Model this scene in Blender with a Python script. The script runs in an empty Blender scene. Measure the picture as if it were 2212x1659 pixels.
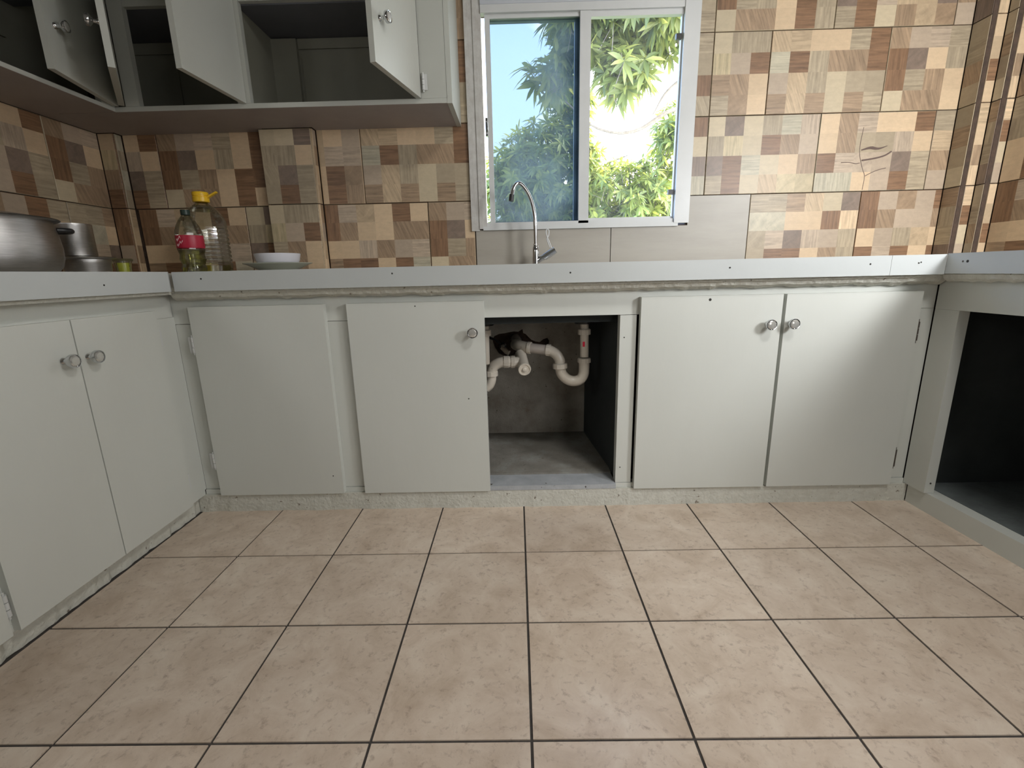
import bpy, bmesh, math, random
from mathutils import Vector, Matrix
random.seed(7)
S = bpy.context.scene
COL = S.collection
PI = math.pi

# ------------------------------------------------------------------ camera
cam_d = bpy.data.cameras.new('camera'); cam = bpy.data.objects.new('camera', cam_d); COL.objects.link(cam)
R_ = Vector((0.99971258, 0.00857852, -0.02238686)); U_ = Vector((0.0197866, 0.23203004, 0.97250735)); F_ = Vector((-0.01353709, 0.97267079, -0.23179361))
M = Matrix.Identity(4)
for i in range(3):
    M[i][0], M[i][1], M[i][2] = R_[i], U_[i], -F_[i]
M[0][3], M[1][3], M[2][3] = -0.01184, -1.288945, 0.843392
cam.matrix_world = M
cam_d.sensor_width = 36.0; cam_d.sensor_fit = 'HORIZONTAL'; cam_d.lens = 1009.996 / 2212 * 36.0
cam_d.clip_start = 0.02; cam_d.clip_end = 200
S.camera = cam

# ------------------------------------------------------------------ colour management and exposure
S.view_settings.view_transform = 'Standard'; S.view_settings.look = 'None'
S.view_settings.gamma = 1.0; S.view_settings.use_curve_mapping = False
S.view_settings.exposure = 0.12
S.cycles.max_bounces = 8; S.cycles.diffuse_bounces = 5; S.cycles.glossy_bounces = 4
S.cycles.transmission_bounces = 6; S.cycles.transparent_max_bounces = 12
S.cycles.use_denoising = True; S.cycles.sample_clamp_indirect = 6.0

# ------------------------------------------------------------------ sky
W = bpy.data.worlds.new('sky'); S.world = W; W.use_nodes = True
nt = W.node_tree; nt.nodes.clear()
def N(t, k, **kw):
    n = t.nodes.new(k)
    for a, b in kw.items(): setattr(n, a, b)
    return n
o = N(nt, 'ShaderNodeOutputWorld'); bg = N(nt, 'ShaderNodeBackground'); nt.links.new(bg.outputs[0], o.inputs[0])
tc = N(nt, 'ShaderNodeTexCoord')
sx = N(nt, 'ShaderNodeSeparateXYZ'); nt.links.new(tc.outputs['Generated'], sx.inputs[0])
hr = N(nt, 'ShaderNodeValToRGB'); nt.links.new(sx.outputs['Z'], hr.inputs[0])
hr.color_ramp.elements[0].position = 0.0; hr.color_ramp.elements[0].color = (0.55, 0.72, 1.0, 1)
hr.color_ramp.elements[1].position = 0.9; hr.color_ramp.elements[1].color = (0.22, 0.42, 0.90, 1)
e = hr.color_ramp.elements.new(0.40); e.color = (0.42, 0.60, 1.0, 1)
cn = N(nt, 'ShaderNodeTexNoise'); cn.inputs['Scale'].default_value = 1.6; cn.inputs['Detail'].default_value = 9; cn.inputs['Roughness'].default_value = 0.55
mp = N(nt, 'ShaderNodeMapping'); mp.inputs['Location'].default_value = (3.1, 0.4, 1.2); mp.inputs['Scale'].default_value = (1, 1, 1.6)
nt.links.new(tc.outputs['Generated'], mp.inputs[0]); nt.links.new(mp.outputs[0], cn.inputs['Vector'])
# haze of white cloud that thickens towards the sun's side (+X) of the sky
ax = N(nt, 'ShaderNodeMath', operation='MULTIPLY_ADD'); nt.links.new(sx.outputs['X'], ax.inputs[0]); ax.inputs[1].default_value = 0.55; nt.links.new(cn.outputs[0], ax.inputs[2])
cr = N(nt, 'ShaderNodeValToRGB'); nt.links.new(ax.outputs[0], cr.inputs[0])
cr.color_ramp.elements[0].position = 0.50; cr.color_ramp.elements[0].color = (0, 0, 0, 1)
cr.color_ramp.elements[1].position = 0.68; cr.color_ramp.elements[1].color = (1, 1, 1, 1)
mx = N(nt, 'ShaderNodeMixRGB'); nt.links.new(cr.outputs[0], mx.inputs[0]); nt.links.new(hr.outputs[0], mx.inputs[1]); mx.inputs[2].default_value = (1.7, 1.7, 1.7, 1)
nt.links.new(mx.outputs[0], bg.inputs[0]); bg.inputs[1].default_value = 6.5

# ------------------------------------------------------------------ sun and added lamps
def light(name, kind, energy, color=(1, 1, 1), **kw):
    d = bpy.data.lights.new(name, kind); d.energy = energy; d.color = color
    for a, b in kw.items(): setattr(d, a, b)
    ob = bpy.data.objects.new(name, d); COL.objects.link(ob); return ob
def aim(ob, pos, direction):
    ob.location = pos; ob.rotation_euler = Vector(direction).to_track_quat('-Z', 'Y').to_euler()
sun = light('sun', 'SUN', 8.0, (1.0, 0.94, 0.82), angle=0.009)
aim(sun, (3, 4, 6), (-0.50, -0.16, -0.85))
# added key lamp, floating inside the room by the right wall's opening
lr = light('key_light_right', 'AREA', 23.0, (0.97, 0.98, 1.0), shape='RECTANGLE', size=0.5, size_y=0.36, spread=math.radians(140))
aim(lr, (1.84, -1.05, 1.42), (-0.22, 0.95, -0.22))
# added fill lamp behind the camera, to the right, at an unseen doorway
lb = light('rear_fill_light', 'AREA', 11.0, (1.0, 0.98, 0.95), shape='RECTANGLE', size=0.9, size_y=1.3)
aim(lb, (1.40, -2.53, 1.35), (-0.1, 1, -0.05))
# added fill lamp at the windowless left wall, behind the camera
ll = light('left_fill_light', 'AREA', 11.0, (1.0, 0.98, 0.95), shape='RECTANGLE', size=0.8, size_y=0.6)
aim(ll, (-1.71, -1.90, 1.60), (1, 0.1, -0.1))

# added overhead fill lamp without fixture, above and to the right of the camera
lc_ = light('overhead_fill_light', 'AREA', 20.0, (1.0, 0.98, 0.94), shape='DISK', size=0.4)
aim(lc_, (0.95, -1.05, 2.38), (0, 0, -1))

# ------------------------------------------------------------------ materials
MATS = {}
def pbsdf(name, color, rough=0.5, metal=0.0, **kw):
    m = bpy.data.materials.new(name); m.use_nodes = True
    b = m.node_tree.nodes['Principled BSDF']
    b.inputs['Base Color'].default_value = (*color, 1); b.inputs['Roughness'].default_value = rough; b.inputs['Metallic'].default_value = metal
    for k, v in kw.items(): b.inputs[k].default_value = v
    MATS[name] = m; return m
def worn(name, c1, c2, rough=0.4, scale=6.0, bump=0.05, bscale=120.0, speck=0.0, speckcol=(0.08, 0.07, 0.06), stretch=(1, 1, 1), detail=6, c3=None, sscale=55.0):
    """painted / mineral surface: two tones by noise, fine relief, small dark specks"""
    m = pbsdf(name, c1, rough); t = m.node_tree; b = t.nodes['Principled BSDF']
    tc = N(t, 'ShaderNodeNewGeometry')
    mp = N(t, 'ShaderNodeMapping'); mp.inputs['Scale'].default_value = stretch; t.links.new(tc.outputs['Position'], mp.inputs[0])
    n1 = N(t, 'ShaderNodeTexNoise'); n1.inputs['Scale'].default_value = scale; n1.inputs['Detail'].default_value = detail; n1.inputs['Roughness'].default_value = 0.62
    t.links.new(mp.outputs[0], n1.inputs['Vector'])
    r = N(t, 'ShaderNodeValToRGB'); t.links.new(n1.outputs[0], r.inputs[0])
    r.color_ramp.elements[0].position = 0.33; r.color_ramp.elements[0].color = (*c2, 1)
    r.color_ramp.elements[1].position = 0.66; r.color_ramp.elements[1].color = (*c1, 1)
    if c3: e = r.color_ramp.elements.new(0.5); e.color = (*c3, 1)
    out = r.outputs[0]
    if speck > 0:
        n2 = N(t, 'ShaderNodeTexNoise'); n2.inputs['Scale'].default_value = sscale; n2.inputs['Detail'].default_value = 3
        t.links.new(tc.outputs['Position'], n2.inputs['Vector'])
        r2 = N(t, 'ShaderNodeValToRGB'); t.links.new(n2.outputs[0], r2.inputs[0])
        r2.color_ramp.elements[0].position = 0.70 - speck * 0.1; r2.color_ramp.elements[0].color = (0, 0, 0, 1)
        r2.color_ramp.elements[1].position = 0.74 - speck * 0.1; r2.color_ramp.elements[1].color = (1, 1, 1, 1)
        mx = N(t, 'ShaderNodeMixRGB'); t.links.new(r2.outputs[0], mx.inputs[0]); t.links.new(out, mx.inputs[1]); mx.inputs[2].default_value = (*speckcol, 1)
        out = mx.outputs[0]
    t.links.new(out, b.inputs['Base Color'])
    n3 = N(t, 'ShaderNodeTexNoise'); n3.inputs['Scale'].default_value = bscale; n3.inputs['Detail'].default_value = 4
    t.links.new(mp.outputs[0], n3.inputs['Vector'])
    bp = N(t, 'ShaderNodeBump'); bp.inputs['Strength'].default_value = bump * 4; bp.inputs['Distance'].default_value = 0.002
    t.links.new(n3.outputs[0], bp.inputs['Height']); t.links.new(bp.outputs[0], b.inputs['Normal'])
    return m
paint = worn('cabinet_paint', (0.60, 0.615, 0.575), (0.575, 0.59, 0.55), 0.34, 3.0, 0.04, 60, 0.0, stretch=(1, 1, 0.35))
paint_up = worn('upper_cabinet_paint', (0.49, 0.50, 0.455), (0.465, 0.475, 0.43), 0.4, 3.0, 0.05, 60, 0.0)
strip_paint = worn('counter_edge_paint', (0.51, 0.535, 0.53), (0.49, 0.515, 0.51), 0.28, 3.0, 0.04, 50, 0.0)
plaster = worn('rough_painted_plaster', (0.60, 0.60, 0.54), (0.53, 0.525, 0.465), 0.6, 35.0, 0.5, 90, 0.1, (0.22, 0.19, 0.15), sscale=60)
concrete = worn('bare_concrete', (0.30, 0.30, 0.27), (0.19, 0.18, 0.155), 0.85, 9.0, 0.3, 140, 0.2, (0.12, 0.11, 0.09), c3=(0.24, 0.225, 0.195))
sill_grey = worn('grey_washed_board', (0.44, 0.46, 0.48), (0.33, 0.35, 0.37), 0.6, 12.0, 0.2, 100, 0.1)
dark_in = worn('shade_black_interior', (0.035, 0.04, 0.04), (0.02, 0.025, 0.026), 0.9, 4.0, 0.1, 80)  # near-black stands for the shade inside the bay and the open cabinet
dark_floor = worn('shade_dark_concrete', (0.13, 0.15, 0.15), (0.07, 0.08, 0.08), 0.8, 7.0, 0.2, 90)  # cabinet floor darkened to carry the shade inside
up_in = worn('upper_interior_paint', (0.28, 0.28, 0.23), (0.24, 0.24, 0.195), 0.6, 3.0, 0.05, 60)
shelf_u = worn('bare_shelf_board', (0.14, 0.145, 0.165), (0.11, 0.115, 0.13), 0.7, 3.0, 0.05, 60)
under_m = worn('cabinet_underside', (0.36, 0.315, 0.30), (0.31, 0.27, 0.255), 0.55, 4.0, 0.05, 60)
grout_w = worn('brown_wall_grout', (0.085, 0.055, 0.038), (0.05, 0.034, 0.025), 0.9, 30, 0.3, 120)
grout_f = worn('dark_floor_grout', (0.075, 0.065, 0.058), (0.045, 0.04, 0.037), 0.95, 30, 0.3, 120)
wall_paint = worn('room_wall_paint', (0.22, 0.21, 0.19), (0.20, 0.19, 0.17), 0.7, 2.0, 0.05, 60)  # unseen walls toned dark to cut bounced light
ceil_paint = worn('ceiling_paint', (0.22, 0.21, 0.20), (0.20, 0.195, 0.185), 0.8, 2.0, 0.05, 60)  # toned dark so the ceiling bounces less light
white_tile = worn('plain_cream_tile', (0.39, 0.365, 0.315), (0.34, 0.315, 0.27), 0.42, 5.0, 0.02, 60, stretch=(0.5, 1, 3.0))
alu = worn('white_aluminium', (0.62, 0.63, 0.62), (0.57, 0.58, 0.57), 0.35, 5.0, 0.03, 60, 0.0)
caulk = worn('old_window_caulk', (0.56, 0.55, 0.52), (0.45, 0.43, 0.40), 0.6, 25.0, 0.2, 90)
head_m = worn('window_head_board', (0.50, 0.52, 0.56), (0.47, 0.49, 0.53), 0.6, 3.0, 0.05, 60)
brick_m = worn('exposed_brown_masonry', (0.07, 0.045, 0.032), (0.03, 0.02, 0.015), 0.95, 25, 0.8, 60)
pvc = worn('ivory_pvc', (0.62, 0.57, 0.49), (0.56, 0.51, 0.43), 0.3, 12, 0.02, 60, 0.05, (0.3, 0.25, 0.2))
pvc_g = worn('grey_pvc', (0.45, 0.40, 0.36), (0.40, 0.36, 0.32), 0.35, 12, 0.02, 60)
chrome = pbsdf('chrome', (0.60, 0.61, 0.62), 0.06, 1.0)
steel = worn('brushed_steel', (0.62, 0.61, 0.60), (0.50, 0.49, 0.48), 0.28, 30, 0.05, 200, stretch=(1, 1, 12)); steel.node_tree.nodes['Principled BSDF'].inputs['Metallic'].default_value = 1
alum_pot = worn('spun_aluminium', (0.50, 0.49, 0.48), (0.40, 0.39, 0.38), 0.32, 20, 0.05, 200, stretch=(1, 1, 14)); alum_pot.node_tree.nodes['Principled BSDF'].inputs['Metallic'].default_value = 1
black_pl = pbsdf('black_plastic', (0.015, 0.015, 0.016), 0.4)
hole_blk = pbsdf('nail_hole', (0.03, 0.028, 0.025), 0.9)
rust = pbsdf('dark_hinge_steel', (0.12, 0.10, 0.085), 0.55, 0.6)
yellow = pbsdf('yellow_plastic', (0.85, 0.52, 0.02), 0.35)
green_cap = pbsdf('dark_green_plastic', (0.01, 0.03, 0.022), 0.4)
red_lab = pbsdf('red_label', (0.42, 0.012, 0.04), 0.4)
red_txt = pbsdf('white_label_print', (0.8, 0.6, 0.6), 0.5)
red_spot = pbsdf('red_sticker', (0.75, 0.01, 0.05), 0.4)
oil = pbsdf('yellow_oil', (0.75, 0.72, 0.20), 0.15, 0.0)
ceramic = pbsdf('white_ceramic', (0.74, 0.74, 0.80), 0.18)
ceramic_g = pbsdf('pale_green_ceramic', (0.50, 0.54, 0.47), 0.18)
lime = pbsdf('lime_paste', (0.50, 0.52, 0.06), 0.5)
def thin_clear(name, tint, gloss=0.10, rough=0.03, extra=None):
    m = bpy.data.materials.new(name); m.use_nodes = True; t = m.node_tree; t.nodes.clear()
    out = N(t, 'ShaderNodeOutputMaterial'); tr = N(t, 'ShaderNodeBsdfTransparent'); tr.inputs[0].default_value = (*tint, 1)
    gl = N(t, 'ShaderNodeBsdfGlossy'); gl.inputs['Roughness'].default_value = rough
    lw = N(t, 'ShaderNodeLayerWeight'); lw.inputs['Blend'].default_value = 0.35
    mm = N(t, 'ShaderNodeMath', operation='MULTIPLY_ADD'); t.links.new(lw.outputs['Fresnel'], mm.inputs[0]); mm.inputs[1].default_value = gloss * 3; mm.inputs[2].default_value = gloss * 0.3
    mx = N(t, 'ShaderNodeMixShader'); t.links.new(mm.outputs[0], mx.inputs[0]); t.links.new(tr.outputs[0], mx.inputs[1]); t.links.new(gl.outputs[0], mx.inputs[2])
    last = mx
    if extra:   # translucent film that paints haze on the panes, milkiness on the lid
        df = N(t, 'ShaderNodeBsdfTranslucent'); df.inputs[0].default_value = (*extra[0], 1)
        nz = N(t, 'ShaderNodeTexNoise'); nz.inputs['Scale'].default_value = 9; nz.inputs['Detail'].default_value = 8
        g = N(t, 'ShaderNodeNewGeometry'); t.links.new(g.outputs['Position'], nz.inputs['Vector'])
        ma = N(t, 'ShaderNodeMath', operation='MULTIPLY'); t.links.new(nz.outputs[0], ma.inputs[0]); ma.inputs[1].default_value = extra[1]
        m2 = N(t, 'ShaderNodeMixShader'); t.links.new(ma.outputs[0], m2.inputs[0]); t.links.new(mx.outputs[0], m2.inputs[1]); t.links.new(df.outputs[0], m2.inputs[2]); last = m2
    t.links.new(last.outputs[0], out.inputs[0]); MATS[name] = m; return m
glass_blue = thin_clear('blue_tinted_glass', (0.44, 0.46, 0.47), 0.0, 0.02, ((0.60, 0.74, 0.80), 0.14))
glass_clear = thin_clear('clear_glass', (0.97, 0.98, 0.97), 0.0, 0.02, ((0.9, 0.9, 0.85), 0.03))
pet = thin_clear('clear_pet', (0.90, 0.91, 0.86), 0.22, 0.05)
pet_y = thin_clear('yellow_oil_in_pet', (0.74, 0.73, 0.36), 0.12, 0.06)
def knob_mat():
    m = pbsdf('clear_knob_face', (0.62, 0.61, 0.57), 0.12, 0.55); return m
knob_face = knob_mat()

# floor tile: beige ceramic with cloudy mottling and small dark scratches
def floor_tile_mat():
    m = pbsdf('beige_floor_tile', (0.5, 0.4, 0.3), 0.30); t = m.node_tree; b = t.nodes['Principled BSDF']
    g = N(t, 'ShaderNodeNewGeometry'); oi = N(t, 'ShaderNodeObjectInfo')
    ad = N(t, 'ShaderNodeVectorMath', operation='SCALE'); cx = N(t, 'ShaderNodeCombineXYZ')
    t.links.new(oi.outputs['Random'], cx.inputs[0]); t.links.new(oi.outputs['Random'], cx.inputs[2]); t.links.new(cx.outputs[0], ad.inputs[0]); ad.inputs['Scale'].default_value = 7.0
    av = N(t, 'ShaderNodeVectorMath', operation='ADD'); t.links.new(g.outputs['Position'], av.inputs[0]); t.links.new(ad.outputs[0], av.inputs[1])
    n1 = N(t, 'ShaderNodeTexNoise'); n1.inputs['Scale'].default_value = 9; n1.inputs['Detail'].default_value = 8; n1.inputs['Roughness'].default_value = 0.68; n1.inputs['Distortion'].default_value = 0.6
    t.links.new(av.outputs[0], n1.inputs['Vector'])
    r = N(t, 'ShaderNodeValToRGB'); t.links.new(n1.outputs[0], r.inputs[0])
    r.color_ramp.elements[0].position = 0.30; r.color_ramp.elements[0].color = (0.50, 0.395, 0.30, 1)
    r.color_ramp.elements[1].position = 0.68; r.color_ramp.elements[1].color = (0.70, 0.60, 0.495, 1)
    e = r.color_ramp.elements.new(0.5); e.color = (0.62, 0.51, 0.41, 1)
    n2 = N(t, 'ShaderNodeTexNoise'); n2.inputs['Scale'].default_value = 60; n2.inputs['Detail'].default_value = 8; n2.inputs['Roughness'].default_value = 0.7; n2.inputs['Distortion'].default_value = 0.3
    t.links.new(av.outputs[0], n2.inputs['Vector'])
    r2 = N(t, 'ShaderNodeValToRGB'); t.links.new(n2.outputs[0], r2.inputs[0])
    r2.color_ramp.elements[0].position = 0.54; r2.color_ramp.elements[0].color = (0, 0, 0, 1); r2.color_ramp.elements[1].position = 0.78; r2.color_ramp.elements[1].color = (1, 1, 1, 1)
    mx = N(t, 'ShaderNodeMixRGB'); t.links.new(r2.outputs[0], mx.inputs[0]); t.links.new(r.outputs[0], mx.inputs[1]); mx.inputs[2].default_value = (0.30, 0.22, 0.165, 1)
    hs = N(t, 'ShaderNodeHueSaturation'); t.links.new(mx.outputs[0], hs.inputs['Color'])
    mv = N(t, 'ShaderNodeMath', operation='MULTIPLY_ADD'); t.links.new(oi.outputs['Random'], mv.inputs[0]); mv.inputs[1].default_value = 0.10; mv.inputs[2].default_value = 0.95
    t.links.new(mv.outputs[0], hs.inputs['Value']); t.links.new(hs.outputs[0], b.inputs['Base Color'])
    bp = N(t, 'ShaderNodeBump'); bp.inputs['Strength'].default_value = 0.25; bp.inputs['Distance'].default_value = 0.002; t.links.new(n1.outputs[0], bp.inputs['Height']); t.links.new(bp.outputs[0], b.inputs['Normal'])
    return m
floor_tile = floor_tile_mat()

# wood-look patchwork wall tile: colour and grain are stored per printed patch
def patch_mat():
    m = pbsdf('patchwork_wall_tile', (0.5, 0.4, 0.3), 0.42); t = m.node_tree; b = t.nodes['Principled BSDF']
    at = N(t, 'ShaderNodeAttribute', attribute_name='patch'); ag = N(t, 'ShaderNodeAttribute', attribute_name='grain')
    uv = N(t, 'ShaderNodeUVMap', uv_map='grain_uv')
    mp = N(t, 'ShaderNodeMapping'); mp.inputs['Scale'].default_value = (7, 105, 1); t.links.new(uv.outputs[0], mp.inputs[0])
    n1 = N(t, 'ShaderNodeTexNoise'); n1.inputs['Scale'].default_value = 1.0; n1.inputs['Detail'].default_value = 5; n1.inputs['Roughness'].default_value = 0.6; n1.inputs['Distortion'].default_value = 0.5
    t.links.new(mp.outputs[0], n1.inputs['Vector'])
    mp2 = N(t, 'ShaderNodeMapping'); mp2.inputs['Scale'].default_value = (38, 50, 1); t.links.new(uv.outputs[0], mp2.inputs[0])
    n2 = N(t, 'ShaderNodeTexNoise'); n2.inputs['Scale'].default_value = 1.0; n2.inputs['Detail'].default_value = 6; n2.inputs['Roughness'].default_value = 0.7
    t.links.new(mp2.outputs[0], n2.inputs['Vector'])
    # value = 1 + g*(n1-.5)*k1 + k2*(n2-.5)
    s1 = N(t, 'ShaderNodeMath', operation='SUBTRACT'); t.links.new(n1.outputs[0], s1.inputs[0]); s1.inputs[1].default_value = 0.5
    m1 = N(t, 'ShaderNodeMath', operation='MULTIPLY'); t.links.new(s1.outputs[0], m1.inputs[0]); t.links.new(ag.outputs['Fac'], m1.inputs[1])
    s2 = N(t, 'ShaderNodeMath', operation='MULTIPLY_ADD'); t.links.new(n2.outputs[0], s2.inputs[0]); s2.inputs[1].default_value = 0.42; s2.inputs[2].default_value = 0.79
    a1 = N(t, 'ShaderNodeMath', operation='ADD'); t.links.new(m1.outputs[0], a1.inputs[0]); t.links.new(s2.outputs[0], a1.inputs[1])
    vm = N(t, 'ShaderNodeVectorMath', operation='SCALE'); t.links.new(at.outputs['Color'], vm.inputs[0]); t.links.new(a1.outputs[0], vm.inputs['Scale'])
    t.links.new(vm.outputs[0], b.inputs['Base Color'])
    bp = N(t, 'ShaderNodeBump'); bp.inputs['Strength'].default_value = 0.2; bp.inputs['Distance'].default_value = 0.001; t.links.new(a1.outputs[0], bp.inputs['Height']); t.links.new(bp.outputs[0], b.inputs['Normal'])
    return m
patch = patch_mat()

# ------------------------------------------------------------------ helpers
def link(name, bm, mat, parent=None, smooth=False, bevel=0.0, label=None, kind=None):
    if bevel > 0:
        ed = [e for e in bm.edges if e.is_manifold and len(e.link_faces) == 2 and e.calc_face_angle(0) > 0.6]
        bmesh.ops.bevel(bm, geom=ed, offset=bevel, segments=2, affect='EDGES', profile=0.6, clamp_overlap=True)
    me = bpy.data.meshes.new(name); bmesh.ops.recalc_face_normals(bm, faces=bm.faces) if smooth != 'keep' else None
    bm.to_mesh(me); bm.free()
    if smooth:
        for p in me.polygons: p.use_smooth = True
        try: me.set_sharp_from_angle(angle=math.radians(38))
        except Exception: pass
    me.materials.append(mat)
    ob = bpy.data.objects.new(name, me); COL.objects.link(ob)
    if parent: ob.parent = parent; ob.matrix_parent_inverse = parent.matrix_world.inverted() if False else Matrix.Translation(-parent_loc(parent))
    if label: ob['label'] = label
    if kind: ob['kind'] = kind
    return ob
def parent_loc(p):
    v = Vector((0, 0, 0))
    return v + (Vector(p.location) if p.type == 'EMPTY' else Vector((0, 0, 0)))
def thing(name, label, cat, loc=(0, 0, 0), group=None):
    o = bpy.data.objects.new(name, None); COL.objects.link(o); o.location = loc; o.empty_display_size = 0.05
    o['label'] = label; o['category'] = cat
    if group: o['group'] = group
    return o
def bx(bm, x0, x1, y0, y1, z0, z1):
    v = [bm.verts.new((x, y, z)) for z in (z0, z1) for y in (y0, y1) for x in (x0, x1)]
    for f in ((0, 2, 3, 1), (4, 5, 7, 6), (0, 1, 5, 4), (2, 6, 7, 3), (0, 4, 6, 2), (1, 3, 7, 5)):
        bm.faces.new([v[i] for i in f])
def box(name, x0, x1, y0, y1, z0, z1, mat, parent=None, bevel=0.0015, label=None, kind=None):
    bm = bmesh.new(); bx(bm, x0, x1, y0, y1, z0, z1)
    return link(name, bm, mat, parent, False, bevel, label, kind)
def prism(bm, pts, a, b):
    """extrude a closed loop of 3-D points pts by vector b-a"""
    d = Vector(b) - Vector(a)
    lo = [bm.verts.new(Vector(p)) for p in pts]; hi = [bm.verts.new(Vector(p) + d) for p in pts]
    bm.faces.new(lo); bm.faces.new(hi[::-1]); n = len(pts)
    for i in range(n): bm.faces.new((lo[i], hi[i], hi[(i + 1) % n], lo[(i + 1) % n]))
def tube(bm, path, rad, seg=14, caps=True):
    path = [Vector(p) for p in path]; n = len(path)
    rads = rad if isinstance(rad, (list, tuple)) else [rad] * n
    t0 = (path[1] - path[0]).normalized(); ref = Vector((0, 0, 1)) if abs(t0.z) < 0.9 else Vector((1, 0, 0))
    u = t0.cross(ref).normalized(); rings = []
    for i, p in enumerate(path):
        t = (path[min(i + 1, n - 1)] - path[max(i - 1, 0)]).normalized()
        u = (u - t * u.dot(t)).normalized(); w = t.cross(u)
        rings.append([bm.verts.new(p + (u * math.cos(a) + w * math.sin(a)) * rads[i]) for a in [2 * PI * k / seg for k in range(seg)]])
    for a, b in zip(rings, rings[1:]):
        for k in range(seg): bm.faces.new((a[k], a[(k + 1) % seg], b[(k + 1) % seg], b[k]))
    if caps: bm.faces.new(rings[0][::-1]); bm.faces.new(rings[-1])
def lathe(bm, prof, origin=(0, 0, 0), axis=(0, 0, 1), seg=32, closed=False):
    """prof: list of (r, h) along the axis"""
    o = Vector(origin); a = Vector(axis).normalized(); ref = Vector((1, 0, 0)) if abs(a.x) < 0.9 else Vector((0, 1, 0))
    u = a.cross(ref).normalized(); w = a.cross(u); rings = []
    for r, h in prof:
        if r < 1e-6: rings.append([bm.verts.new(o + a * h)])
        else: rings.append([bm.verts.new(o + a * h + (u * math.cos(t) + w * math.sin(t)) * r) for t in [2 * PI * k / seg for k in range(seg)]])
    for p, q in zip(rings, rings[1:]):
        for k in range(seg):
            k2 = (k + 1) % seg
            if len(p) == 1 and len(q) == 1: continue
            if len(p) == 1: bm.faces.new((p[0], q[k2], q[k]))
            elif len(q) == 1: bm.faces.new((p[k], p[k2], q[0]))
            else: bm.faces.new((p[k], p[k2], q[k2], q[k]))
def smoothpath(pts, n=8):
    pts = [Vector(p) for p in pts]; out = []
    P = [pts[0] * 2 - pts[1]] + pts + [pts[-1] * 2 - pts[-2]]
    for i in range(1, len(P) - 2):
        for k in range(n):
            t = k / n; a, b, c, d = P[i - 1], P[i], P[i + 1], P[i + 2]
            out.append(0.5 * ((2 * b) + (c - a) * t + (2 * a - 5 * b + 4 * c - d) * t * t + (3 * b - a - 3 * c + d) * t ** 3))
    out.append(pts[-1]); return out

# ------------------------------------------------------------------ room shell
XL, XR, YB = -1.73, 1.917, 0.85          # tile faces of the left wall, right wall and back wall
TT = 0.008
floor = box('floor', -1.9, 2.1, -2.7, 1.0, -0.12, -0.0025, grout_f, None, 0, 'tiled kitchen floor with dark grout', 'structure')
ceiling = box('ceiling', -1.9, 2.1, -2.7, 1.0, 2.45, 2.55, ceil_paint, None, 0, 'ceiling coloured dark to cut bounced light', 'structure')
# back wall with the window hole
WX0, WX1, WZ0, WZ1 = -0.165, 0.728, 1.03, 1.90
bm = bmesh.new(); y0, y1 = YB + TT, YB + 0.16
bx(bm, -1.9, WX0, y0, y1, 0, 2.45); bx(bm, WX1, 2.1, y0, y1, 0, 2.45); bx(bm, WX0, 0.30, y0, y1, 0, 0.44); bx(bm, WX0, 0.30, y0, y1, 0.62, WZ0); bx(bm, 0.30, WX1, y0, y1, 0, WZ0); bx(bm, WX0, WX1, y0, y1, WZ1, 2.45)
wall_back = link('wall_back', bm, grout_w, None, label='back wall in patchwork wood-look tile around the window', kind='structure')
bm = bmesh.new(); bx(bm, -1.9, XL - TT, -2.7, YB + TT, 0, 2.45)
bx(bm, XL - TT, -1.66 - TT, 0.81 + TT, YB + TT, 0.868, 2.45)
wall_left = link('wall_left', bm, grout_w, None, label='left wall in dim patchwork tile', kind='structure')
bm = bmesh.new(); ry0, ry1, rz0, rz1 = -1.45, -0.45, 1.00, 1.80
xx = XR + TT
bx(bm, xx, 2.1, -2.7, ry0, 0, 2.45); bx(bm, xx, 2.1, ry1, YB + TT, 0, 2.45); bx(bm, xx, 2.1, ry0, ry1, 0, rz0); bx(bm, xx, 2.1, ry0, ry1, rz1, 2.45)
bx(bm, 1.808 + TT, xx, 0.769 + TT, YB + TT, 0.868, 2.45); bx(bm, 1.8655 + TT, xx, 0.727 + TT, 0.769 + TT, 0.868, 2.45)
bx(bm, 1.8095, 1.826, 0.7705, 0.785, 0.868, 2.45); bx(bm, 1.867, 1.884, 0.7285, 0.745, 0.868, 2.45)
wall_right = link('wall_right', bm, grout_w, None, label='right wall with stepped tiled corner', kind='structure')
bm = bmesh.new(); bx(bm, -1.9, 0.9, -2.7, -2.6, 0, 2.45); bx(bm, 1.905, 2.1, -2.7, -2.6, 0, 2.45); bx(bm, 0.9, 1.905, -2.7, -2.6, 2.05, 2.45)
wall_front = link('wall_front', bm, wall_paint, None, label='wall behind the camera with an opening added for the rear lamp', kind='structure')
blocker_mat = pbsdf('sky_blocker', (0.75, 0.76, 0.76), 0.5)  # opaque panels added behind the lamps to keep sky light out
box('sky_blocker', 0.9, 1.905, -2.66, -2.64, 0, 2.05, blocker_mat, wall_front, 0); box('sky_blocker', xx + 0.03, xx + 0.04, ry0, ry1, rz0, rz1, blocker_mat, wall_right, 0)
# plain paint on the untiled part of the right and left wall (towards the camera and beyond)
bm = bmesh.new(); bx(bm, XR, xx, -2.6, ry0, 0, 2.45); bx(bm, XR, xx, ry0, ry1, 0, rz0); bx(bm, XR, xx, ry0, ry1, rz1, 2.45); bx(bm, XR, xx, ry1, -0.14, 0, 2.45)
link('painted_plaster', bm, wall_paint, wall_right)
bm = bmesh.new(); bx(bm, XL - TT, XL, -2.6, -1.33, 0, 2.45)
link('painted_plaster', bm, wall_paint, wall_left)

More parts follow.
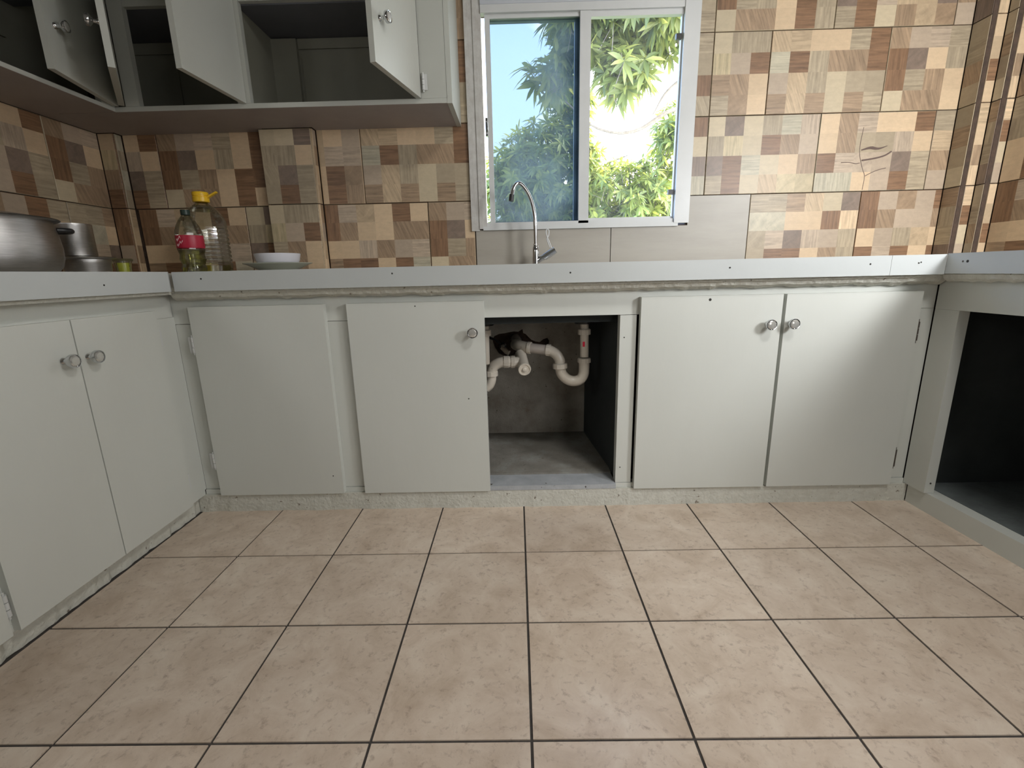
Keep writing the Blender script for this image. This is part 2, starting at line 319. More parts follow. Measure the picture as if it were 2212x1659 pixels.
# ------------------------------------------------------------------ floor tiles
T = 0.30; G = 0.0055
ys = [(0.0, 0.30)] + [(-T * (k + 1), -T * k) for k in range(5)]
proto = None
for (a, b) in ys:
    for i in range(-5, 5):
        x0, x1 = i * T, (i + 1) * T
        if i == -5: continue
        c0, c1 = max(x0, -1.30), min(x1, 1.47)
        full = (c0 == x0 and c1 == x1)
        if full and proto is not None:
            ob = proto.copy(); COL.objects.link(ob); ob.location = (x0, a, 0)
        else:
            bm = bmesh.new(); bx(bm, G / 2, (c1 - c0) - G / 2 if not full else T - G / 2, G / 2, T - G / 2, -0.012, 0.0)
            ob = link('tile', bm, floor_tile, floor, False, 0.0012)
            ob.location = (c0, a, 0)
            if full: proto = ob

# ------------------------------------------------------------------ wall tiles
PAL = {'L': (0.60, 0.465, 0.335), 'C': (0.53, 0.455, 0.345), 'D': (0.215, 0.125, 0.075), 'M': (0.325, 0.235, 0.165), 'G': (0.375, 0.315, 0.24),
       'P': (0.44, 0.36, 0.295), 'T': (0.475, 0.37, 0.265), 'W': (0.45, 0.42, 0.345), 'V': (0.21, 0.16, 0.135), 'Y': (0.47, 0.40, 0.275)}
GR = {'n': 0.15, 'h': 1.35, 'v': 1.35, 'd': 1.25, 'k': 0.9}
DES = {
 'A': ['Td Th Ln Ln Gh Dh', 'Wh Dh Gv Md Md Dh', 'Pn Td Gv Cn Gn Gn', 'Mh Td Mh Cn Mh Gh'],
 'B': ['Ln Gv Mh Cn Gv Gv', 'Gh Mv Pn Yv Pn Dh', 'Dh Ln Gv Mh Md Ln', 'Gv Pn Td Gh Mk Ln'],
 'C': ['Md Pn Ph Gh Ln Dh', 'Dv Vk Ln Gv Ln Dh', 'Dv Gh Mv Ln Dh Dh', 'Cn Md Md Ln Dh Ln'],
 'D': ['Cn Vk Cn Gv Wh Pv', 'Gv Yv Cn Dh Md Pn', 'Vk Dh Wh Cn Ln Mv', 'Gh Dh Cn Td Yk Yk'],
 'E': ['Ln Md Ph Ln Ln Dh', 'Ln Md Gn Gn Pv Ln', 'Dh Ph Pk Pn Vk Gh', 'Wv Wv Ln Pn Dh Gh'],
 'F': ['Gh Dh Ln Gv Md Pn', 'Th Tn Pn Gh Dh Ln', 'Md Mn Ln Cn Gv Gh', 'Pn Mh Dh Ln Cn Td'],
 'G': ['Gh Gh Mh Td Cn Vk', 'Wk Wk Ln Ln Dv Lv', 'Gk Ph Vk Pv Pn Gv', 'Gn Dh Dh Ln Md Gv'],
 'H': ['Dv Pn Mk Pn Dh Gh', 'Dv Md Pn Pn Md Ln', 'Ln Pn Gv Tk Ln Dh', 'Dh Ph Dh Ln Dh Cn'],
 'I': ['Gn Ln Dv Gh Cn Td', 'Vk Gh Ln Mh Gv Dh', 'Dv Gh Gv Ln Dh Gv', 'Cn Md Md Ln Dh Gv'],
 'J': ['Pn Gh Dv Ln Md Gh', 'Ln Cn Gh Td Dh Ln', 'Vk Dh Ph Tv Tn Vk', 'Gh Dh Cn Mv Tk Mk'],
 'K': ['Dv Ph Tk Ln Dh Ln', 'Dv Md Ln Ln Md Md', 'Ln Ln Pv Md Pn Ph', 'Mh Dh Dh Ln Dh Wh'],
 'Q': ['Gh Dh Ln Tn Ln Pn', 'Gv Ln Mh Tn Ph Ph', 'Vk Gh Gv Ln Dh Mk', 'Md Pn Ln Ln Dh Mv'],
 'X': ['Cn Cn Vh', 'Gv Gv Ln', 'Gd Vk Gh', 'Gn Dh Gh'], 'Z': ['Cn Gv Gv', 'Yv Pn Dh', 'Gh Md Ln', 'Gh Md Ln'],
 's2': ['Dv', 'Cn', 'Vv', 'Wv'], 's1': ['Gh', 'Gn', 'Dv', 'Gd'], 's0': ['Gv', 'Gv', 'Gn', 'Gh'],
 'r1': ['Tn', 'Vk', 'Tv', 'Mv'], 'r0': ['Mv', 'Mv', 'Mv', 'Mv'],
 'b1': ['Pv', 'Mv', 'Lv', 'Tv'], 'b2': ['Mv', 'Pv', 'Tv', 'Lv'],
 'p1': ['Gn', 'Gh', 'Md', 'Gn'], 'p2': ['Gn', 'Mh', 'Gn', 'Cn'], 'p3': ['Mh', 'Gv', 'Gh', 'Vv'],
 'q1': ['Ln', 'Tn', 'Dh', 'Ln'], 'q2': ['Th', 'Ln', 'Mv', 'Lv'], 'q3': ['Lh', 'Dh', 'Cn', 'Pn'],
 'c1': ['Tn', 'Yv', 'Mv', 'Dh'], 'c2': ['Dv', 'Dv', 'Pn', 'Dh'], 'c3': ['Wv', 'Gv', 'Wk', 'Gn'],
}
def lerp(a, b, t): return a + (b - a) * t
def wtile(wall, org, ud, nd, u0, u1, z0, z1, cu0, cu1, cz0, cz1, des, n=6, gap=0.0032):
    """one wall tile: full extent u0..u1, z0..z1, visible (cut) extent cu0..cu1, cz0..cz1; ud = horizontal direction, nd = outward normal"""
    rows = [r.split() for r in DES[des]]; nc = len(rows[0])
    A0, A1, B0, B1 = cu0 + gap / 2, cu1 - gap / 2, cz0 + gap / 2, cz1 - gap / 2
    if A1 - A0 < 0.004 or B1 - B0 < 0.004: return
    b = 0.0012
    us = sorted(set([A0 + b, A1 - b] + [u0 + (u1 - u0) * k / nc for k in range(1, nc) if A0 + b + 0.002 < u0 + (u1 - u0) * k / nc < A1 - b - 0.002]))
    zs = sorted(set([B0 + b, B1 - b] + [z0 + (z1 - z0) * k / 4 for k in range(1, 4) if B0 + b + 0.002 < z0 + (z1 - z0) * k / 4 < B1 - b - 0.002]))
    org = Vector(org); ud = Vector(ud); nd = Vector(nd); Z = Vector((0, 0, 1))
    def P(u, z, d): return org + ud * u + Z * z + nd * d
    verts, faces, info = [], [], []
    for z in zs:
        for u in us: verts.append(P(u, z, 0))
    nu = len(us)
    for j in range(len(zs) - 1):
        for i in range(nu - 1):
            faces.append((j * nu + i, j * nu + i + 1, (j + 1) * nu + i + 1, (j + 1) * nu + i))
            ci = min(nc - 1, max(0, int(((us[i] + us[i + 1]) / 2 - u0) / (u1 - u0) * nc)))
            ri = min(3, max(0, 3 - int(((zs[j] + zs[j + 1]) / 2 - z0) / (z1 - z0) * 4)))
            info.append((rows[ri][ci], ci, ri))
    base = len(verts)
    rim = [(A0, B0), (A1, B0), (A1, B1), (A0, B1)]
    for (u, z) in rim: verts.append(P(u, z, -b))
    for (u, z) in rim: verts.append(P(u, z, -TT))
    bot = [i for i in range(nu)]; top = [(len(zs) - 1) * nu + i for i in range(nu)][::-1]
    lef = [j * nu for j in range(len(zs))][::-1]; rig = [j * nu + nu - 1 for j in range(len(zs))]
    for side, ring in enumerate((bot, rig, top, lef)):
        faces.append(tuple([base + side, base + (side + 1) % 4] + ring[::-1])); info.append(info[0])
        faces.append((base + 4 + side, base + 4 + (side + 1) % 4, base + (side + 1) % 4, base + side)); info.append(info[0])
    faces.append((base + 7, base + 6, base + 5, base + 4)); info.append(info[0])
    if ud.cross(Z).dot(nd) < 0: faces = [f[::-1] for f in faces]
    me = bpy.data.meshes.new('tile'); me.from_pydata([tuple(v) for v in verts], [], faces)
    ca = me.color_attributes.new('patch', 'FLOAT_COLOR', 'CORNER'); ga = me.attributes.new('grain', 'FLOAT', 'FACE')
    uvl = me.uv_layers.new(name='grain_uv'); rnd = random.Random(int(abs(u0) * 1000) + int(z0 * 700) + len(des))
    cache = {}
    for f, (code, ci, ri) in zip(me.polygons, info):
        key = (ci, ri)
        if key not in cache: cache[key] = (rnd.uniform(0.93, 1.07), rnd.uniform(0, 40), rnd.uniform(0, 40))
        k, ox, oy = cache[key]; c = PAL[code[0]]; g = code[1]
        ga.data[f.index].value = GR[g] * (1.25 if code[0] in 'DM' else 1.0)
        ang = {'n': 0, 'h': 0, 'v': PI / 2, 'd': math.radians(113), 'k': math.radians(37)}[g]
        for li in f.loop_indices:
            ca.data[li].color = (c[0] * k, c[1] * k * 0.97, c[2] * k * 0.87, 1)
            p = Vector(verts[me.loops[li].vertex_index]) - org; u, z = p.dot(ud), p.z
            uu, vv = u * math.cos(ang) + z * math.sin(ang), -u * math.sin(ang) + z * math.cos(ang)
            if g == 'k': vv *= 0.35; uu *= 2.5
            uvl.data[li].uv = (uu + ox, vv + oy)
    me.materials.append(patch)
    ob = bpy.data.objects.new('tile', me); COL.objects.link(ob); ob.parent = wall
ROW = [(0.8435, 1.1465), (1.1465, 1.4515), (1.4515, 1.7545), (1.7545, 2.0575), (2.0575, 2.3605), (2.3605, 2.6)]
TW = 0.469
def row_of(wall, org, ud, nd, r, start, c0, c1, designs, zc=(0.868, 2.45)):
    z0, z1 = ROW[r]
    for k, d in enumerate(designs):
        u0 = start + k * TW; a, b = max(u0, c0), min(u0 + TW, c1)
        if b - a > 0.01: wtile(wall, org, ud, nd, u0, u0 + TW, z0, z1, a, b, max(z0, zc[0]), min(z1, zc[1]), d)
def col1(wall, org, ud, nd, r, u0, u1, d, zc=(0.868, 2.45)):
    z0, z1 = ROW[r]; wtile(wall, org, ud, nd, u0, u1, z0, z1, u0, u1, max(z0, zc[0]), min(z1, zc[1]), d)
BO, BU, BN = (0, YB, 0), (1, 0, 0), (0, -1, 0)
wb = wall_back
# right of the window
SL0, SL1 = 0.735, 0.797
row_of(wb, BO, BU, BN, 1, 0.788, SL1, 1.808, 'DEF'); row_of(wb, BO, BU, BN, 2, 0.557, SL1, 1.808, 'BAC')
row_of(wb, BO, BU, BN, 3, 0.797, SL1, 1.808, 'IJF'); row_of(wb, BO, BU, BN, 4, 0.557, SL1, 1.808, 'CEA')
row_of(wb, BO, BU, BN, 0, 0.997, 0.997, 1.808, 'GH')
for r, d in ((1, 's2'), (2, 's1'), (3, 's0'), (4, 's0')): col1(wb, BO, BU, BN, r, SL0, SL1, d)
# above the window, between and beside
row_of(wb, BO, BU, BN, 4, -0.665, -0.185, SL0, 'QKHD'); 
# left of the window
row_of(wb, BO, BU, BN, 1, -1.124, -0.838, -0.187, 'QA'); row_of(wb, BO, BU, BN, 0, -0.856, -0.838, -0.187, 'KC')
row_of(wb, BO, BU, BN, 2, -0.665, -0.665, -0.187, 'A'); col1(wb, BO, BU, BN, 3, -0.262, -0.187, 'r0')
# left end, beyond the boxed pipe
row_of(wb, BO, BU, BN, 1, -1.985, -1.658, -1.064, 'EC'); row_of(wb, BO, BU, BN, 0, -1.65, -1.65, -1.064, 'KD')
# plain cream tiles under the window
def cream(pts):
    bm = bmesh.new(); prism(bm, [(x, YB + TT, z) for x, z in pts], (0, TT, 0), (0, 0, 0)); link('tile', bm, white_tile, wb, False, 0.0012, 'plain cream tile under the window')
g = 0.0016
cream([(-0.185 + g, 0.868), (0.4045 - g, 0.868), (0.4045 - g, 1.026), (-0.185 + g, 1.026)])
cream([(0.4045 + g, 0.868), (0.997 - g, 0.868), (0.997 - g, 1.1465 - g), (0.7345, 1.1465 - g), (0.7345, 1.026), (0.4045 + g, 1.026)])

# boxed-in pipe: a shallow tiled projection of the back wall
bm = bmesh.new(); bx(bm, -1.06 + TT, -0.84 - TT, 0.81 + TT, YB + TT, 0.868, 1.4395); core = link('pipe_box_core', bm, grout_w, wb)
PO = (0, 0.81, 0)
for r, d in ((1, 'X'), (0, 'Z')):
    z0, z1 = ROW[r]; wtile(wb, PO, BU, BN, -1.0745, -0.84, z0, z1, -1.06, -0.846, max(z0, .868), min(z1, 1.4395), d)
for r, d in ((1, 'b1'), (0, 'b2')):
    z0, z1 = ROW[r]; wtile(wb, (-0.84, 0, 0), (0, 1, 0), (1, 0, 0), 0.812, 0.85, z0, z1, 0.814, 0.85, max(z0, .868), min(z1, 1.4395), d)
    wtile(wb, (-1.06, 0, 0), (0, 1, 0), (-1, 0, 0), 0.812, 0.85, z0, z1, 0.814, 0.85, max(z0, .868), min(z1, 1.4395), d)
# left corner column and left wall
wl = wall_left
for r, d, e in ((1, 'c1', 'c3'), (0, 'c2', 'q2')):
    z0, z1 = ROW[r]
    wtile(wl, PO, BU, BN, XL, -1.66, z0, z1, XL, -1.664, max(z0, .868), min(z1, 1.4395), d)
    wtile(wl, (-1.66, 0, 0), (0, 1, 0), (1, 0, 0), 0.81, 0.85, z0, z1, 0.814, 0.85, max(z0, .868), min(z1, 1.4395), e)
LO, LU, LN = (XL, 0, 0), (0, 1, 0), (1, 0, 0)
row_of(wl, LO, LU, LN, 1, 0.574 - 4 * TW, -1.33, 0.81, 'FDAEC', (0.868, 1.4395)); row_of(wl, LO, LU, LN, 0, 0.60 - 5 * TW, -1.33, 0.81, 'HBGJHG', (0.868, 1.45))
for r, d in ((2, 'AEQBKC'), (3, 'HBGJHG'), (4, 'FDAECA')): row_of(wl, LO, LU, LN, r, 0.574 - 5 * TW, -1.33, -0.55, d)
# right stepped corner and right wall (u runs towards the camera)
wr = wall_right
for r, a, b, c, d in ((0, 'p3', 'q3', 'p1', 'q1'), (1, 'p2', 'q2', 'p3', 'q3'), (2, 'p1', 'q1', 'p2', 'q2'), (3, 'p3', 'q2', 'p1', 'q1'), (4, 'p1', 'q1', 'p2', 'q2')):
    col1(wr, (1.808, 0, 0), (0, -1, 0), (-1, 0, 0), r, -0.85, -0.771, a)
    col1(wr, (0, 0.769, 0), BU, BN, r, 1.827, 1.8655, b)
    col1(wr, (1.8655, 0, 0), (0, -1, 0), (-1, 0, 0), r, -0.769, -0.729, c)
    col1(wr, (0, 0.727, 0), BU, BN, r, 1.885, 1.917, d)
for r, s, d in ((0, -0.727, 'KQ'), (1, -0.96, 'CEB'), (2, -0.727, 'QD'), (3, -0.96, 'GHA'), (4, -0.727, 'KQ')):
    row_of(wr, (XR, 0, 0), (0, -1, 0), (-1, 0, 0), r, s, -0.727, 0.14, d)

# printed knot and cracks on one tile right of the window: thin dark lines in the glaze
bm = bmesh.new()
def onw(pts, r):
    tube(bm, [(x, YB - 0.0002, z) for x, z in pts], r, 5)
knot_m = pbsdf('dark_knot_print', (0.16, 0.115, 0.10), 0.6)
onw(smoothpath([(1.437, 1.395), (1.432, 1.33), (1.437, 1.285), (1.455, 1.235), (1.468, 1.205), (1.466, 1.152)], 4), [0.0012] * 21)
onw(smoothpath([(1.362, 1.262), (1.395, 1.262), (1.422, 1.256), (1.440, 1.258)], 4), 0.0014)
onw(smoothpath([(1.470, 1.207), (1.50, 1.222), (1.53, 1.232), (1.552, 1.236)], 4), 0.0014)
onw(smoothpath([(1.447, 1.268), (1.50, 1.275), (1.54, 1.285), (1.565, 1.300)], 4), 0.0032)
onw(smoothpath([(1.440, 1.308), (1.475, 1.316), (1.51, 1.312), (1.545, 1.322)], 4), [0.006 - 0.0035 * abs(i - 5) / 5 for i in range(13)])
link('knot_print', bm, knot_m, wb, True)

# ------------------------------------------------------------------ window
win = bpy.data.objects.new('window_1', None); COL.objects.link(win); win['kind'] = 'structure'; win['label'] = 'sliding window with white aluminium frame over the sink'
YF = 0.836      # face of the frame, slightly proud of the tile
bm = bmesh.new()
bx(bm, -0.200, -0.182, YF, 0.90, 1.022, 2.06); bx(bm, -0.182, -0.166, YF + 0.008, 0.90, 1.022, 2.06); bx(bm, -0.166, -0.150, YF + 0.003, 0.90, 1.03, 2.06); bx(bm, -0.150, -0.134, YF + 0.012, 0.90, 1.03, 2.06)
link('window_casing', bm, caulk, win, False, 0.001)
bm = bmesh.new(); bx(bm, 0.672, 0.735, YF + 0.002, 0.874, 1.036, 2.06); bx(bm, 0.666, 0.672, YF + 0.02, 0.874, 1.062, 1.84)
link('window_jamb', bm, alu, win, False, 0.001)
bm = bmesh.new(); bx(bm, -0.134, 0.672, YF + 0.006, 0.874, 1.842, 1.870); bx(bm, 0.30, 0.672, YF + 0.016, 0.874, 1.822, 1.842)
link('window_head', bm, alu, win, False, 0.001)
box('head_board', -0.134, 0.672, YF + 0.004, 0.88, 1.870, 2.06, head_m, win, 0.001)
bm = bmesh.new(); bx(bm, -0.134, 0.672, YF + 0.012, 0.90, 1.040, 1.056); bx(bm, -0.150, 0.69, YF + 0.004, 0.90, 1.024, 1.040); bx(bm, 0.30, 0.672, YF + 0.022, 0.874, 1.056, 1.066)
link('window_sill', bm, alu, win, False, 0.001)
# left sliding sash: stiles, rails and its blue tinted pane
bm = bmesh.new(); bx(bm, -0.119, -0.098, 0.858, 0.875, 1.056, 1.842); bx(bm, 0.262, 0.305, 0.848, 0.876, 1.046, 1.850)
bx(bm, -0.098, 0.262, 0.858, 0.875, 1.828, 1.842)
sash = link('sash', bm, alu, win, False, 0.001)
box('glass_pane', -0.100, 0.264, 0.865, 0.868, 1.056, 1.830, glass_blue, sash, 0, 'blue tinted pane of the left sash')
dark_al = pbsdf('shade_dark_aluminium', (0.13, 0.17, 0.19), 0.4, 0.3)  # shade on the rear sash is put into this darker aluminium
bm = bmesh.new(); bx(bm, 0.244, 0.270, 0.880, 0.90, 1.050, 1.850); bx(bm, -0.12, 0.244, 0.880, 0.90, 1.050, 1.062); bx(bm, -0.12, 0.244, 0.880, 0.90, 1.826, 1.850)
rear = link('rear_sash', bm, dark_al, win, False, 0.001, 'dark rear sash seen through the left pane')
box('glass_pane', 0.306, 0.668, 0.864, 0.867, 1.060, 1.826, glass_clear, rear, 0)
lk = bmesh.new(); bx(lk, -0.127, -0.119, 0.852, 0.872, 1.40, 1.47); tube(lk, smoothpath([(-0.124, 0.85, 1.455), (-0.119, 0.842, 1.45), (-0.118, 0.842, 1.42), (-0.124, 0.85, 1.41)], 4), 0.0022, 8)
link('sash_latch', lk, chrome, win, True)
for z in (1.745, 1.163):
    box('window_stop', 0.645, 0.667, 0.850, 0.863, z - 0.010, z + 0.010, black_pl, win, 0.001, 'small black rubber stop')

# ------------------------------------------------------------------ back base cabinet
def knob(parent, pos, nrm, r=0.0178):
    n = Vector(nrm).normalized(); p = Vector(pos)
    bm = bmesh.new(); lathe(bm, [(0, 0), (0.009, 0), (0.008, 0.003), (0.0055, 0.006), (0.0055, 0.014), (0.011, 0.018), (r * 0.93, 0.021), (r, 0.024), (r, 0.030), (r * 0.95, 0.0325), (r * 0.86, 0.0322), (r * 0.84, 0.0300), (0, 0.0300)], p, n, 28)
    k = link('knob', bm, chrome, parent, True)
    bm = bmesh.new(); lathe(bm, [(r * 0.83, 0.0296), (r * 0.80, 0.0315), (r * 0.62, 0.0335), (r * 0.3, 0.0342), (0, 0.0345)], p, n, 10)
    f = link('knob_face', bm, knob_face, None); f.parent = k.parent if k.parent and k.parent.parent is None else None
    if f.parent is None:
        # join the face into the knob mesh so that nothing goes deeper than a sub-part
        me = k.data; me.materials.append(knob_face); b2 = bmesh.new(); b2.from_mesh(me); n0 = len(b2.faces)
        b2.from_mesh(f.data)
        b2.faces.ensure_lookup_table()
        for q in b2.faces[n0:]: q.material_index = 1
        b2.to_mesh(me); b2.free(); bpy.data.objects.remove(f)
    return k
def screw(parent, pos, nrm, r=0.003, mat=None):
    bm = bmesh.new(); lathe(bm, [(r, -0.001), (r, 0.0006), (0, 0.0008)], pos, nrm, 10); return link('screw', bm, mat or hole_blk, parent, True)
def hinge(parent, p, along=(0, 0, 1), L=0.055, r=0.0052, mat=None, leaf=None):
    bm = bmesh.new(); p = Vector(p); a = Vector(along)
    for k in range(3):
        c = p + a * (k - 1) * L / 3
        tube(bm, [c - a * (L / 6.6), c + a * (L / 6.6)], r, 10)
    tube(bm, [p - a * L * 0.62, p + a * L * 0.62], r * 0.5, 8)
    if leaf:
        l = Vector(leaf); w = Vector((0, 0, 1)); q = p
        prism(bm, [q - w * L / 2, q + w * L / 2, q + w * L / 2 + l * 0.014, q - w * L / 2 + l * 0.014], (0, 0, 0), l.cross(w) * 0.0025)
    return link('hinge', bm, mat or alu, parent, True)
FY, DY = 0.303, 0.279
bc = thing('base_cabinet', 'long grey painted base cabinet under the window, with an open bay below the sink', 'cabinet', (0.1, 0.3, 0))
# plinth with a ragged foot
def ragged(name, p0, p1, up, depth, parent, mat, h0=0.0, amp=0.004, n=90, seed=1, toe=0.0):
    """skirting along p0->p1; its lower front edge wanders"""
    rnd = random.Random(seed); bm = bmesh.new(); p0, p1 = Vector(p0), Vector(p1); d = (p1 - p0).normalized(); out = Vector(depth)
    ft, fb, bt, bb = [], [], [], []
    for i in range(n + 1):
        p = p0.lerp(p1, i / n); w = rnd.uniform(-amp, amp) * (0.4 + 0.6 * math.sin(i * 0.7) ** 2)
        ft.append(bm.verts.new(p + Vector((0, 0, up)))); fb.append(bm.verts.new(p + out.normalized() * (w + toe)))
        bt.append(bm.verts.new(p - out + Vector((0, 0, up)))); bb.append(bm.verts.new(p - out))
    for i in range(n):
        bm.faces.new((fb[i], fb[i + 1], ft[i + 1], ft[i])); bm.faces.new((ft[i], ft[i + 1], bt[i + 1], bt[i])); bm.faces.new((bt[i], bt[i + 1], bb[i + 1], bb[i]))
    bm.faces.new((fb[0], ft[0], bt[0], bb[0])); bm.faces.new((fb[n], bb[n], bt[n], ft[n]))
    return link(name, bm, mat, parent)
ragged('plinth', (-1.205, 0.290, 0.0), (1.392, 0.290, 0.0), 0.067, (0, -0.03, 0), bc, plaster, seed=2)
box('top_rail', -1.200, 1.382, FY, FY + 0.03, 0.697, 0.800, paint, bc)
for x0, x1 in ((-1.180, -1.095), (-0.672, -0.565), (-0.170, -0.132), (0.3365, 0.392), (0.84, 0.905), (1.300, 1.383)):
    z1 = 0.6955 if x0 < 1.2 else 0.6962
    st = box('stile', x0, x1, FY + (0.001 if x0 != 0.3365 else -0.002), FY + 0.035, 0.086, z1, paint, bc)
box('bottom_rail', -1.180, 1.383, FY - 0.004, FY + 0.03, 0.0675, 0.0845, paint, bc)
for x, z in ((0.352, 0.62), (0.352, 0.145)): screw(bc, (x, FY - 0.002, z), (0, -1, 0), 0.0022)
def door_box(name, x0, x1, y0, y1, z0, z1, parent, b=0.0065):
    return box(name, x0, x1, y0, y1, z0, z1, paint, parent, b)
d1 = door_box('door', -1.112, -0.657, DY, FY, 0.070, 0.755, bc)
d2 = door_box('door', -0.580, -0.1215, DY, FY, 0.070, 0.755, bc)
d3 = door_box('door', 0.400, 0.8655, DY, FY, 0.070, 0.755, bc)
d4 = door_box('door', 0.877, 1.320, DY, FY, 0.070, 0.755, bc)
knob(d2, (-0.160, DY, 0.652), (0, -1, 0)); knob(d3, (0.820, DY, 0.658), (0, -1, 0)); knob(d4, (0.894, DY, 0.6592), (0, -1, 0))
for z in (0.627, 0.205): hinge(d1, (-1.117, DY + 0.004, z), leaf=(-1, 0, 0))
for z in (0.622, 0.168): hinge(d4, (1.3275, DY + 0.010, z), mat=rust, L=0.065)
screw(d3, (0.6255, DY, 0.742), (0, -1, 0), 0.0045); screw(d4, (1.327, FY, 0.664), (0, -1, 0), 0.004)
for x, z in ((-0.69, 0.14), (-0.35, 0.742), (-0.185, 0.42)): screw(d1 if x < -0.6 else d2, (x, DY, z), (0, -1, 0), 0.0022)
# open sink bay
box('bay_sill', -0.165, 0.3365, 0.288, 0.384, 0.0675, 0.085, sill_grey, bc, 0.002, 'washed grey board at the foot of the bay')
box('bay_floor', -0.165, 0.3365, 0.386, 0.857, 0.06, 0.090, concrete, bc, 0, 'bare concrete bay floor')
bm = bmesh.new(); prism(bm, [(0.345, 0.335, 0), (0.362, 0.335, 0), (0.362, 0.856, 0), (0.299, 0.856, 0), (0.300, 0.83, 0)], (0, 0, 0.085), (0, 0, 0.80))
bmesh.ops.translate(bm, verts=bm.verts, vec=(0, 0, 0.085)); link('side_panel', bm, dark_in, bc, label='side of the bay coloured dark for shade')
box('side_panel', -0.185, -0.165, 0.335, 0.856, 0.085, 0.80, dark_in, bc, 0)
box('partition', 1.30, 1.32, 0.335, 0.85, 0.08, 0.80, dark_in, bc, 0); box('partition', -1.12, -1.10, 0.335, 0.85, 0.08, 0.80, dark_in, bc, 0)
# plaster back of the bay with a ragged hole chiselled through it
hole = [(-0.128, 0.540), (-0.118, 0.560), (-0.096, 0.570), (-0.070, 0.573), (-0.050, 0.577), (-0.028, 0.580), (-0.008, 0.578), (0.012, 0.590), (0.015, 0.572), (0.028, 0.566), (0.040, 0.552), (0.052, 0.540), (0.070, 0.532), (0.090, 0.528), (0.108, 0.542), (0.126, 0.547), (0.135, 0.532), (0.130, 0.512), (0.116, 0.494), (0.080, 0.490), (0.040, 0.497), (0.000, 0.490), (-0.030, 0.470), (-0.070, 0.462), (-0.10, 0.480), (-0.118, 0.510)]
bm = bmesh.new(); o4 = [bm.verts.new((x, 0.8565, z)) for x, z in ((-0.165, 0.09), (0.302, 0.09), (0.302, 0.80), (-0.165, 0.80))]
hv = [bm.verts.new((x, 0.8565, z)) for x, z in hole]; ed = [bm.edges.new((o4[i], o4[(i + 1) % 4])) for i in range(4)] + [bm.edges.new((hv[i], hv[(i + 1) % len(hv)])) for i in range(len(hv))]
bmesh.ops.triangle_fill(bm, use_beauty=True, use_dissolve=False, edges=ed)
hb = [bm.verts.new((v.co.x, 0.890, v.co.z)) for v in hv]
for i in range(len(hv)): j = (i + 1) % len(hv); bm.faces.new((hv[i], hv[j], hb[j], hb[i]))
link('bay_plaster', bm, worn('stained_plaster', (0.52, 0.50, 0.44), (0.30, 0.26, 0.21), 0.85, 7.0, 0.3, 140, 0.2, (0.16, 0.14, 0.11), c3=(0.42, 0.39, 0.34)), bc, label='stained plaster with a ragged hole')
bm = bmesh.new(); rnd = random.Random(5); gv = {}
for i in range(16):
    for j in range(8): gv[i, j] = bm.verts.new((-0.14 + 0.29 * i / 15, 0.884 + rnd.uniform(-0.006, 0.006), 0.45 + 0.15 * j / 7))
for i in range(15):
    for j in range(7): bm.faces.new((gv[i, j], gv[i + 1, j], gv[i + 1, j + 1], gv[i, j + 1]))
link('exposed_masonry', bm, brick_m, bc)

# ------------------------------------------------------------------ countertops
def bead(name, p0, p1, z, h, w, parent, n=260, seed=3):
    """rough lumpy plaster bead under the worktop"""
    rnd = random.Random(seed); bm = bmesh.new(); p0, p1 = Vector(p0), Vector(p1); d = (p1 - p0).normalized(); out = Vector((d.y, -d.x, 0)); rings = []
    lump = [rnd.uniform(-1, 1) for _ in range(n + 1)]; lump = [(lump[max(i - 1, 0)] + lump[i] * 2 + lump[min(i + 1, n)]) / 4 for i in range(n + 1)]
    for i in range(n + 1):
        p = p0.lerp(p1, i / n); l = lump[i]; r = []
        for a, (o, zz) in enumerate(((0, h), (w * 0.8 + l * 0.001, h), (w + l * 0.0025, h * 0.55), (w * 0.75 + l * 0.006, h * 0.18 + l * 0.003), (w * 0.2, -0.002 + l * 0.005), (0, l * 0.004))):
            r.append(bm.verts.new(p + out * (o + rnd.uniform(-0.0012, 0.0012)) + Vector((0, 0, z + zz))))
        rings.append(r)
    for a, b in zip(rings, rings[1:]):
        for k in range(5): bm.faces.new((a[k], a[k + 1], b[k + 1], b[k]))
    return link(name, bm, plaster, parent, False)
ct = thing('countertop', 'long white edged countertop below the window with the sink let into it', 'countertop', (0.1, 0.5, 0.83))
bm = bmesh.new(); z0, z1 = 0.822, 0.866
SX0, SX1, SY0, SY1 = -0.32, 0.40, 0.36, 0.69
bx(bm, XL, SX0, 0.254, YB, z0, z1); bx(bm, SX1, 1.906, 0.254, YB, z0, z1); bx(bm, SX0, SX1, 0.254, SY0, z0, z1); bx(bm, SX0, SX1, SY1, YB, z0, z1)
slab_m = worn('cream_worktop', (0.58, 0.56, 0.50), (0.52, 0.50, 0.44), 0.3, 5, 0.03, 60)
link('worktop_slab', bm, slab_m, ct)
es = box('edge_strip', -1.112, 1.1645, 0.235, 0.2535, 0.808, 0.869, strip_paint, ct, 0.002)
es2 = box('edge_strip', 1.1655, 1.3355, 0.235, 0.2535, 0.808, 0.869, strip_paint, ct, 0.002)
for x, z in ((-1.02, 0.846), (-0.406, 0.849), (0.160, 0.839), (0.662, 0.843), (1.10, 0.844)): screw(es, (x, 0.235, z), (0, -1, 0), 0.0028)
screw(es2, (1.250, 0.235, 0.844), (0, -1, 0), 0.0026); screw(es2, (1.257, 0.235, 0.846), (0, -1, 0), 0.0022)
bead('plaster_bead', (-1.15, 0.300, 0), (1.375, 0.300, 0), 0.779, 0.042, 0.040, ct)
box('plaster_band', -1.165, 1.383, 0.254, 0.40, 0.800, 0.823, plaster, ct, 0)

